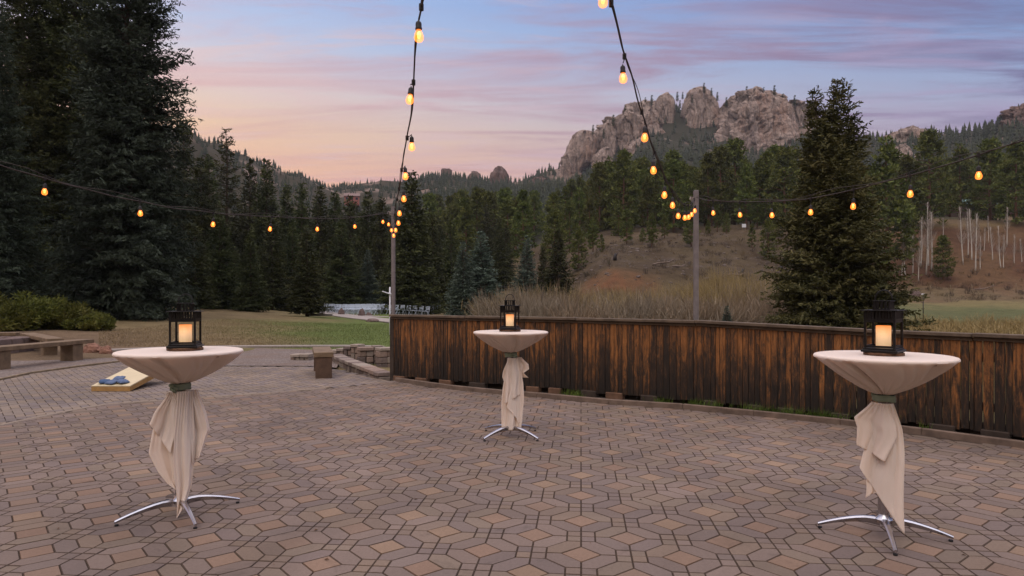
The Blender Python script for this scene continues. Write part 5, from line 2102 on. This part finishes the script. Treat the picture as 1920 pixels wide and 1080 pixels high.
def block_wall(pts, zb0, label, w_=.24, courses=None, bl=.30, capov=.02):
    """pts: (x, y, ztop)"""
    r = empty('retaining_wall', (pts[0][0], pts[0][1], 0))
    tag(r, label, 'retaining wall', 'split block walls by the short bench')
    cap, body = MB(), MB()
    for (a, b2) in zip(pts[:-1], pts[1:]):
        A, B = Vector((a[0] - pts[0][0], a[1] - pts[0][1])), Vector((b2[0] - pts[0][0], b2[1] - pts[0][1]))
        L = (B - A).length
        n = max(int(round(L / bl)), 1)
        dr = (B - A) / L
        rz = math.atan2(dr.y, dr.x)
        for k in range(n):
            q = A + dr * (k + .5) * L / n
            zt_ = a[2] + (b2[2] - a[2]) * (k + .5) / n
            c = jit(random.choice(SC_), .1)
            cap.box((q.x, q.y, zt_ - .035), (L / n - .008, w_ + capov, .07 + random.uniform(-.006, .006)), rz + random.gauss(0, .03), .008, col=(c[0] * 1.15, c[1] * 1.15, c[2] * 1.15, 1))
            z_ = zt_ - .075
            while z_ > zb0:
                hh = .14
                c = jit(random.choice(SC_), .15)
                for hf in (-.25, .25):
                    qq = q + dr * hf * L / n
                    c = jit(random.choice(SC_), .18)
                    body.box((qq.x + random.uniform(-.008, .008), qq.y + random.uniform(-.01, .01), z_ - hh / 2), (L / n / 2 - .010, w_ - .03, hh - .008), rz + random.gauss(0, .04), .012, col=c)
                z_ -= hh
    body.build('block_course', M_SPLIT, r, colors=True)
    cap.build('cap_course', M_SPLIT, r, colors=True)


block_wall([(-3.95, 14.9, .16), (-3.62, 14.2, .15), (-3.12, 13.2, .145), (-2.60, 12.25, .13), (-2.2, 11.55, .11)], -.2, 'low curved stone edging that runs from the short bench down to the fence post')
block_wall([(-4.35, 16.3, .12), (-3.95, 15.95, .22), (-3.55, 15.7, .345)], -.3, 'stepped block wall rising behind the short bench')
block_wall([(-3.5, 15.15, .26), (-3.2, 15.3, .30), (-3.02, 15.4, .325)], -.4, 'middle step of block wall on the lawn edge')
block_wall([(-3.0, 14.85, .28), (-2.7, 15.1, .31), (-2.45, 15.3, .32)], -.4, 'last step of block wall half hidden behind the fence end')
block_wall([(-4.95, 15.1, .14), (-4.5, 15.0, .15)], -.1, 'short stack of blocks on the gravel behind the short bench', .3)

# ---------------------------------------------------------------- white folding chairs
M_CHAIR = simple('white_resin', lin(196, 206, 218), .5, var=.05)
cm_ = MB()
for s in (-1, 1):
    cm_.tube([(s * .2, .20, 0), (s * .2, -.12, .44), (s * .19, -.2, .84)], .013, 5)
    cm_.tube([(s * .18, -.22, 0), (s * .18, .16, .44)], .013, 5)
for z_, y_ in ((.80, -.19), (.70, -.175), (.60, -.155)):
    cm_.box((0, y_, z_), (.38, .015, .055))
cm_.box((0, 0.0, .44), (.38, .36, .025), 0, .006)
cm_.box((0, -.2, .18), (.36, .015, .02))
CHR = cm_.build('folding_chair', M_CHAIR)
first = True
for row in range(8):
    for k in range(20):
        X = -16.2 + .52 * k + row * .32 + (1.1 if k >= 10 else 0) * .7
        Y = 56.5 + row * 1.0 + .012 * (k - 9) ** 2 - k * .10
        if X > -6.8 or 1.2 < abs(k - 9.5) < 0:
            continue
        o = CHR if first else CHR.copy()
        if not first:
            COL.objects.link(o)
        first = False
        o.location = (X, Y, zt(X, Y) + .02)
        o.rotation_euler = (0, 0, 2.6 + random.gauss(0, .05))
        tag(o, 'white folding chair in the distant ceremony rows under the spruces', 'folding chair', 'white chairs in ceremony rows')

# small solar lamp pole near the left post
M_WHITE = simple('white_painted_metal', lin(214, 214, 216), .4, var=.05)
p = zu(731, 27)
sl = empty('solar_lamp', p)
tag(sl, 'slim white solar lamp on a pole near the chairs', 'lamp')
mb = MB()
mb.tube([(0, 0, -.2), (0, 0, 1.4 + (VH - 538) / F * 27 - p.z)], .028, 10)
mb.build('pole', M_WHITE, sl, True)
mb = MB()
zz = 1.4 + (VH - 549) / F * 27 - p.z
mb.beam((.04, -.02, zz - .05), (-.30, -.05, zz + .06), .16, .035, .006)
mb.beam((.06, 0, zz - .10), (-.02, 0, zz + .02), .10, .07, .006)
mb.build('lamp_head', M_WHITE, sl)

# ---------------------------------------------------------------- shrubs
M_JUN = foliage('juniper_needles', lin(58, 66, 26), lin(88, 94, 36), lin(122, 120, 56), 1.2, .2)


def shrub(u, v, d, w_, h_, dp, label, seed, n=9000):
    rs = np.random.RandomState(seed)
    p = zu(u, d)
    r = empty('juniper_shrub', p)
    tag(r, label, 'shrub', 'juniper shrubs below the giant spruces')
    m = 60
    a = rs.rand(m) * 6.283
    q = rs.rand(m) ** .5
    lob = np.stack([np.cos(a) * q * w_ / 2, np.sin(a) * q * dp / 2, h_ * (.25 + .6 * rs.rand(m)) * (1 - .55 * q ** 2)], 1)
    ci = rs.randint(0, m, n)
    off = unit(rs.randn(n, 3)) * (rs.rand(n, 1) ** .4) * np.array([.42, .42, .30]) * (h_ / 1.4)
    c = lob[ci] + off
    c[:, 2] = np.maximum(c[:, 2], .05)
    ax = unit(off + rs.randn(n, 3) * .15 + np.array([0, 0, .15])) * (.05 + .06 * rs.rand(n))[:, None]
    wd = unit(np.cross(ax, rs.randn(n, 3))) * (.018 + .02 * rs.rand(n))[:, None]
    V, Q = quads_from(c, ax, wd, rs)
    link_mesh('foliage', np_mesh('foliage', V, Q, M_JUN), r)
    mb = MB()
    for k in range(0, m, 3):
        mb.tube([(0, 0, 0), tuple(lob[k] * (.5, .5, .35)), tuple(lob[k])], [.04, .025, .01], 5, cap=False)
    mb.build('stem', M_BARK, r)


shrub(-20, 560, 25, 2.6, 1.5, 2.2, 'large olive juniper shrub at the photo edge behind the fire pit', 1)
shrub(52, 565, 26, 2.0, 1.45, 1.9, 'rounded juniper shrub second along the row below the giant spruces', 2)
shrub(98, 570, 27, 1.9, 1.35, 1.9, 'juniper shrub with pale green tips in the middle of the row', 3)
shrub(138, 580, 27, 1.8, 1.1, 1.8, 'spreading juniper shrub before the last one of the row', 4)
shrub(172, 590, 26.5, 1.5, .75, 1.6, 'lowest juniper shrub at the lawn end of the row', 5, 6000)

# bare willows between the fence and the slope: one thicket
def stems(name, clumps, mat, seed, tint=True):
    rs = np.random.RandomState(seed)
    Vl, Fl_, Tl = [], [], []
    b = 0
    for (x, y, z, w_, h_, n, col) in clumps:
        a = rs.rand(n) * 6.283
        r0 = rs.rand(n) ** .5 * w_ * .35
        ln = (.1 + .9 * rs.rand(n)) * w_ * .5
        hh = h_ * (.45 + .6 * rs.rand(n)) * (1.08 - .35 * (ln / (w_ * .5)) ** 2)
        a2 = a + rs.randn(n) * .7
        nb_ = n // 2                    # the second half are side shoots springing from half-way up
        src = rs.randint(0, n - nb_, nb_)
        bx, by = x + np.cos(a) * r0, y + np.sin(a) * r0
        bz = np.full(n, z, dtype=float)
        tq = .35 + .5 * rs.rand(nb_)
        bx[-nb_:] = bx[src] + np.cos(a2[src]) * ln[src] * tq * .8
        by[-nb_:] = by[src] + np.sin(a2[src]) * ln[src] * tq * .8
        bz[-nb_:] = z + hh[src] * tq
        ln[-nb_:] *= .3
        hh[-nb_:] *= .32
        V = np.empty((n, 6, 3))
        wd = .006 + .009 * rs.rand(n)
        pa = rs.rand(n) * 6.28
        px_, py_ = np.cos(pa) * wd, np.sin(pa) * wd
        for k, (f, g, q) in enumerate(((0, 0, 1.2), (.35, .55, 1.0), (1, 1, .5))):
            cx, cy, cz = bx + np.cos(a2) * ln * f, by + np.sin(a2) * ln * f, bz + hh * g
            V[:, 2 * k] = np.stack([cx - px_ * q, cy - py_ * q, cz], 1)
            V[:, 2 * k + 1] = np.stack([cx + px_ * q, cy + py_ * q, cz], 1)
        i = b + np.arange(n) * 6
        Fl_.append(np.stack([i, i + 1, i + 3, i + 2], 1))
        Fl_.append(np.stack([i + 2, i + 3, i + 5, i + 4], 1))
        Vl.append(V.reshape(-1, 3))
        c = np.array(col[:3])[None] * (.75 + .5 * rs.rand(n, 1))
        Tl.append(np.repeat(np.concatenate([c, np.ones((n, 1))], 1), 6, 0))
        b += n * 6
    return np_mesh(name, np.vstack(Vl), np.vstack(Fl_), mat, tint=np.vstack(Tl))


M_STEM = attr_mat('bare_stems', .9, 3, .15, 0)
WG, WY, WP = lin(126, 114, 96), lin(136, 118, 78), lin(126, 108, 86)
cl = []
rs2 = random.Random(11)
for i in range(215):
    u = 925 + rs2.random() * 560
    d = 34 + rs2.random() * 44
    x = (u - 960) / F * d
    q = mnoise.noise(Vector((x * .12, d * .12, 0)))
    hmax = 1.7 + 1.3 * (q + .4) if u < 1340 else 2.3 + 1.2 * q + 1.0
    col = WY if (q > .12 and d > 45) else (WG if rs2.random() < .6 else WP)
    if d > 62:
        hmax *= 1.15
    cl.append((x, d, zt(x, d) - .1, 3.0 + 2.0 * rs2.random(), max(hmax * (.55 + .65 * rs2.random()), .9), 760, col))
for i in range(40):
    u = 1640 + rs2.random() * 420
    d = 30 + rs2.random() * 24
    x = (u - 960) / F * d
    cl.append((x, d, zt(x, d) - .1, 2.4, .9 + .4 * rs2.random(), 150, WY))
scl = []
for i in range(520):
    u = (1020 + rs2.random() * 460) if i % 2 else (1630 + rs2.random() * 420)
    d = (90 if i % 2 else 98) + rs2.random() * (46 if i % 2 else 50)
    x = (u - 960) / F * d
    zz_ = zt(x, d) + float(fbm(np.array([x]), np.array([d]), 14.0, 4, 3)[0]) * np.clip((d - 14) / 120, 0, 1) ** 1.3 * 1.6
    scl.append((x, d, zz_ - .1, .8 + 1.6 * rs2.random(), .35 + .8 * rs2.random(), 60, rs2.choice((lin(78, 64, 50), lin(66, 60, 40), lin(104, 88, 62), lin(60, 50, 44)))))
me = stems('hillside_scrub', scl, M_STEM, 15)
tag(link_mesh('hillside_scrub', me), 'low brown scrub and dead tufts scattered over the slopes', 'scrub', kind='stuff')
me = stems('willow_thicket', cl, M_STEM, 5)
tag(link_mesh('willow_thicket', me), 'bare grey and yellow willow thicket filling the wet ground beyond the fence', 'willow thicket', kind='stuff')
M_DRY = foliage('dry_meadow_grass', lin(104, 92, 54), lin(136, 118, 70), lin(160, 140, 90), 1.0, .2)
rs = np.random.RandomState(31)
n = 42000
u_ = 1470 + rs.rand(n) * 750
d_ = 13 + rs.rand(n) ** .8 * 48
x_ = (u_ - 960) / F * d_
z_ = zf(x_, d_)
pts = np.stack([x_, d_, z_ - .02], 1)
me = blades('meadow_grass', pts, .15, .62, .006, M_DRY, 6, lean=.6)
tag(link_mesh('meadow_grass', me), 'tall dry grass covering the meadow right behind the fence', 'grass', kind='stuff')
# lawn blades near the patio
n = 60000
x_ = -16 + rs.rand(n) * 15
y_ = 15 + rs.rand(n) ** 1.4 * 22
k_ = ~inpoly(x_, y_, [(p[0], p[1]) for p in GR]) & (y_ > 15.5 + np.where(x_ < -3.6, 3.2, -1.0)) & (x_ > -.62 * y_)
pts = np.stack([x_[k_], y_[k_], zf(x_[k_], y_[k_]) - .01], 1)
M_LAWN = attr_mat('lawn_blades', .9, 4, .3, 0)
k1 = sm(960 + F * pts[:, 0] / pts[:, 1] + 160 * fbm(pts[:, 0], pts[:, 1], 5.0, 3, 77), 400, 640)[:, None]
lt = (L3(122, 104, 74) * (1 - k1) + L3(92, 102, 52) * k1) * (.7 + .6 * rs.rand(len(pts), 1))
me = blades('lawn_grass', pts, .025, .06, .006, M_LAWN, 7, lean=1.0, tint=np.concatenate([lt, np.ones((len(pts), 1))], 1))
tag(link_mesh('lawn_grass', me), 'short patchy lawn grass beyond the gravel', 'grass', kind='stuff')

# a few dry leaves and grit blown over the paving
rs = np.random.RandomState(61)
n = 260
x_ = -7 + rs.rand(n) * 13
y_ = 2.5 + rs.rand(n) * 8.5
k_ = inpoly(x_, y_, HEXP)
x_, y_ = x_[k_], y_[k_]
n = len(x_)
a_ = rs.rand(n) * 6.28
s_ = .004 + .012 * rs.rand(n) ** 2
Q4 = np.empty((n, 4, 3))
for k, (da, rr0, zz0) in enumerate(((0, 1, .003), (1.3, .5, .008), (3.1, 1, .004), (4.7, .6, .010))):
    Q4[:, k] = np.stack([x_ + np.cos(a_ + da) * s_ * rr0, y_ + np.sin(a_ + da) * s_ * rr0, zz0 + 0 * x_], 1)
M_LEAF = simple('dry_leaf', lin(92, 66, 44), .9, var=.4, scale=3)
tag(link_mesh('leaf_litter', np_mesh('leaf_litter', Q4.reshape(-1, 3), np.arange(n * 4).reshape(n, 4), M_LEAF)), 'dry leaf scraps and grit scattered over the paving', 'leaf litter', kind='stuff')
# stones littering the brown slope
rs = np.random.RandomState(41)
n = 600
u_ = 1060 + rs.rand(n) * 420
d_ = 86 + rs.rand(n) * 48
x_ = (u_ - 960) / F * d_
z_ = zf(x_, d_) + fbm(x_, d_, 14.0, 4, 3) * np.clip((d_ - 14) / 120, 0, 1) ** 1.3 * 1.6
cube = np.array([(a, b_, c_) for a in (-1, 1) for b_ in (-1, 1) for c_ in (-1, 1)], float)
sz = (.06 + .16 * rs.rand(n) ** 3)
V = np.stack([x_, d_, z_], 1)[:, None, :] + (cube[None] + rs.randn(n, 8, 3) * .35) * sz[:, None, None] * np.array([1.2, 1, .7])
qf = np.array([(0, 1, 3, 2), (4, 6, 7, 5), (0, 4, 5, 1), (2, 3, 7, 6), (0, 2, 6, 4), (1, 5, 7, 3)])
Fq = (np.arange(n) * 8)[:, None, None] + qf[None]
M_LITTER = simple('pale_scree', lin(104, 93, 86), .95, var=.3, scale=1)
tag(link_mesh('scattered_stones', np_mesh('scattered_stones', V.reshape(-1, 3), Fq.reshape(-1, 4), M_LITTER)), 'pale stones littering the bare brown slope', 'stones', kind='stuff')


# ---------------------------------------------------------------- aspens
def make_aspen(seed, H, stems_=1):
    r = empty('aspen_tree')
    rr_ = random.Random(seed)
    tr_, tw_ = MB(), MB()
    for s in range(stems_):
        bx = rr_.uniform(-.5, .5) if stems_ > 1 else 0
        by = rr_.uniform(-.3, .3) if stems_ > 1 else 0
        Hs = H * rr_.uniform(.85, 1)
        lean = Vector((rr_.uniform(-.06, .06), rr_.uniform(-.05, .05), 1))
        pts = [Vector((bx, by, -.3)) + Vector((lean.x * Hs * t_ + .12 * math.sin(t_ * 5 + s), lean.y * Hs * t_, Hs * t_)) for t_ in (0, .12, .25, .4, .55, .7, .85, 1)]
        tr_.tube(pts, [.15 * (1 - .1 * k) * H / 13 for k in range(8)], 6)
        for k in range(46):
            t_ = .34 + .64 * rr_.random()
            i = min(int(t_ * 7), 6)
            b0 = pts[i].lerp(pts[i + 1], t_ * 7 - i)
            a = rr_.random() * 6.283
            L = (1.05 - t_) * 2.6 + .5
            e = b0 + Vector((math.cos(a) * L * .42, math.sin(a) * L * .42, L * .9))
            m_ = b0.lerp(e, .5) + Vector((math.cos(a) * .1, math.sin(a) * .1, -.08))
            tw_.tube([b0, m_, e], [.03, .020, .010], 3, cap=False)
            for q in range(5):
                a2_ = a + rr_.uniform(-1.2, 1.2)
                c0 = b0.lerp(e, .3 + .15 * q)
                l2 = L * .35
                tw_.tube([c0, c0 + Vector((math.cos(a2_) * l2 * .5, math.sin(a2_) * l2 * .5, l2 * .8))], [.014, .008], 3, cap=False)
    tr_.build('trunk', M_ASP, r, True)
    tw_.build('branches', M_ASPT, r)
    return r


M_ASPT = simple('pale_aspen_twigs', lin(150, 138, 126), .9, var=.15, scale=2)
AS = [make_aspen(s, 13) for s in (1, 2, 3, 4)]
# (u, v of the foot, v of the top)
asp = [(1690, 520, 440, 'short thin aspen at the front of the first clump'), (1698, 522, 428, 'thin aspen second in the first clump'), (1711, 512, 425, 'aspen standing a little apart in the first clump'),
       (1722, 524, 440, 'short leaning aspen at the foot of the slope, below the bulb string'), (1726, 500, 390, 'slim aspen on the near side of the tallest one'), (1736, 512, 376, 'tallest white aspen, crown spreading under the string of bulbs'),
       (1746, 508, 380, 'tall aspen paired with the tallest white one'), (1741, 498, 396, 'aspen hidden between the pair of tall ones'), (1768, 443, 400, 'small aspen high on the crest'),
       (1806, 492, 384, 'thin aspen at the start of the second clump'), (1815, 478, 378, 'white aspen in the second clump, trunk dead straight'), (1822, 486, 377, 'tall aspen in the middle of the second clump'),
       (1829, 506, 382, 'aspen of the second clump with the lowest foot'), (1838, 503, 440, 'short stem beside the second clump'), (1853, 452, 398, 'small aspen on the red bank above the slope'),
       (1861, 488, 415, 'thin aspen between the second and third clumps'), (1845, 470, 420, 'slight aspen in the gap after the second clump'), (1877, 502, 420, 'aspen with bare low trunk in the third clump'),
       (1882, 504, 430, 'close companion trunk in the third clump'), (1888, 458, 378, 'tall aspen with wide branches over the third clump'), (1902, 495, 430, 'thin aspen near the photo edge'),
       (1650, 480, 412, 'bushy bare aspen by the spruce edge'), (1655, 505, 425, 'aspen half covered by the twin-topped spruce'), (1916, 494, 440, 'aspen cut by the photo edge')]
USEDA = set()
dd = np.linspace(100, 165, 200)
for k, (u, vf, vt, lab) in enumerate(asp):
    x_ = (u - 960) / F * dd
    vv = VH - (zf(x_, dd) - CH) * F / dd
    d = float(dd[np.argmin(abs(vv - vf))])
    place(AS[k % 4], u, vt, d, 13, USEDA, lab, 'aspen', 'bare white aspens', .9, rnd=rnd)

# ---------------------------------------------------------------- small far things
M_GREENR = simple('teal_metal_roof', lin(126, 160, 150), .5, var=.1)
M_LOG = simple('brown_cabin_wall', lin(96, 78, 66), .9, var=.2)
M_PANE = simple('dark_glass', lin(40, 46, 54), .2)


def house(u, d, w_, dp, h_, label, roofm, wallm, rz=0., base=None):
    p = zu(u, d)
    if base is not None:
        p.z = base
    lift = 0
    r = empty('cabin', (p.x, p.y, p.z + lift), rz)
    tag(r, label, 'cabin')
    mb = MB()
    mb.box((0, 0, h_ / 2 - 1), (w_, dp, h_ + 2))
    mb.build('wall', wallm, r)
    mb = MB()
    e = .5
    rh = h_ * .55
    for s in (-1, 1):
        a = Vector((-w_ / 2 - e, s * (dp / 2 + e), h_ - .15))
        b_ = Vector((w_ / 2 + e, s * (dp / 2 + e), h_ - .15))
        c_ = Vector((w_ / 2 + e, 0, h_ + rh))
        d_ = Vector((-w_ / 2 - e, 0, h_ + rh))
        mb.quad(a, b_, c_, d_)
        mb.quad(a + Vector((0, 0, -.2)), d_ + Vector((0, 0, -.2)), c_ + Vector((0, 0, -.2)), b_ + Vector((0, 0, -.2)))
    mb.build('roof', roofm, r)
    for k in range(3):
        mb = MB()
        mb.box((-w_ / 3 + k * w_ / 3, -dp / 2 - .03, h_ * .5), (w_ * .16, .08, h_ * .4))
        mb.build('window', M_PANE, r)


house(1838, 190, 12, 9, 3.4, 'cabin with a pale teal roof mostly hidden by pines above the aspens', M_GREENR, M_LOG)
M_RED = simple('rose_brick_wall', lin(150, 92, 80), .9, var=.2)
house(660, 420, 9, 7, 3.6, 'rose-coloured lodge with pale trim far up the wooded valley', simple('pale_roof', lin(122, 100, 92), .8), M_RED, .2, base=CH + (VH - 379) / F * 420)
# little sign on the crest
p = zu(1395, 134)
sg = empty('sign', p)
tag(sg, 'tiny blank white sign on a post along the crest of the brown slope', 'sign')
mb = MB()
mb.box((0, 0, 1.25), (.8, .08, .7))
mb.build('sign_panel', M_WHITE, sg)
for s in (-.3, .3):
    mb = MB()
    mb.box((s, .08, .4), (.12, .08, 1.8))
    mb.build('post', M_OLDW, sg)
# birdhouse pole in the meadow
p = zu(1731, 56)
bh = empty('meadow_post', p)
tag(bh, 'thin dark post with a pale cap standing in the green meadow', 'post')
mb = MB()
Hp = CH + (VH - 553) / F * 56 - p.z
mb.tube([(0, 0, -.3), (0, 0, Hp)], .035, 8)
mb.build('shaft', M_SOCK, bh, True)
mb = MB()
mb.box((0, 0, Hp + .05), (.22, .2, .12), 0, .02)
mb.build('cap', M_WHITE, bh)
# wire fence posts along the foot of the slope
for k, u in enumerate((1642, 1664, 1690, 1708, 1744, 1782, 1822, 1862, 1905, 1945)):
    p = zu(u, 107 + k * .4)
    mb = MB()
    mb.tube([(0, 0, -.3), (.03, 0, .8), (.02, 0, 1.45)], [.07, .06, .05], 6)
    o = mb.build('fence_post', M_OLDW, None, True)
    o.location = p
    tag(o, 'slim old fence post in the line at the foot of the red slope', 'fence post', 'field fence posts under the aspens')
# fallen logs and stumps
M_DEAD = simple('grey_dead_wood', lin(112, 98, 88), .95, var=.3, scale=2)
for (u, d, L_, a, lab) in ((1245, 96, 3.4, -.5, 'grey fallen log on the brown slope near the right pole'), (1272, 94, 2.0, .3, 'short dead branch lying under the round low pine'),
                          (1836, 111, 4.2, -.7, 'pale fallen trunk at the foot of the third aspen clump'), (1380, 95, 2.6, .2, 'old log above the red bank behind the willows')):
    p = zu(u, d)
    mb = MB()
    mb.tube([(-L_ / 2, 0, .1), (-L_ / 4, .1, .22), (L_ / 4, 0, .2), (L_ / 2, -.1, .5)], [.12, .13, .11, .06], 7)
    mb.tube([(0, 0, .2), (.2, .1, .7)], [.05, .02], 5)
    o = mb.build('fallen_log', M_DEAD, None, True)
    o.location = p + Vector((0, 0, .15))
    o.rotation_euler = (0, a * .2, a)
    tag(o, lab, 'log')
for (u, d, lab) in ((1153, 99, 'dark tree stump on the brown slope'), (1464, 104, 'broken dark stump near the spruce edge'), (1391, 97, 'charred snag above the red bank')):
    p = zu(u, d)
    mb = MB()
    mb.tube([(0, 0, -.3), (0, 0, .5), (.1, .05, 1.0)], [.34, .26, .12], 8)
    mb.tube([(.1, 0, .4), (.5, .1, 1.2)], [.1, .03], 5)
    o = mb.build('tree_stump', M_SOCK, None, True)
    o.location = p
    tag(o, lab, 'stump')
# bench-like garden marker by the lone trunk
p = zu(581, 47)
mb = MB()
mb.box((0, 0, .25), (.5, .3, .5), .3, .02)
mb.box((.9, .1, .08), (1.3, .4, .16), .1, .02)
o = mb.build('stone_marker', M_CONC)
o.location = p
tag(o, 'pale stone marker at the foot of the lone bare spruce trunk', 'marker')
# ---------------------------------------------------------------- evening haze
hm = bpy.data.materials.new('haze')
hm.use_nodes = True
hn = NT(hm.node_tree)
hn.n.clear()
ho = hn.node('ShaderNodeOutputMaterial')
pv = hn.node('ShaderNodeVolumePrincipled')
pv.inputs['Color'].default_value = (.80, .84, .92, 1)
pv.inputs['Density'].default_value = 0.00012
hn.link(pv.outputs[0], ho.inputs['Volume'])
mb = MB()
x0_, x1_, y0_, y1_, z0_, z1_ = -1800, 1800, -80, 1120, float(ZZ.min()) - 1.0, max(float(ZZ.max()) + 25, 290)
mb.box(((x0_ + x1_) / 2, (y0_ + y1_) / 2, (z0_ + z1_) / 2), (x1_ - x0_, y1_ - y0_, z1_ - z0_))
hz_ = mb.build('haze', hm)
tag(hz_, 'thin evening haze', 'haze', kind='stuff')
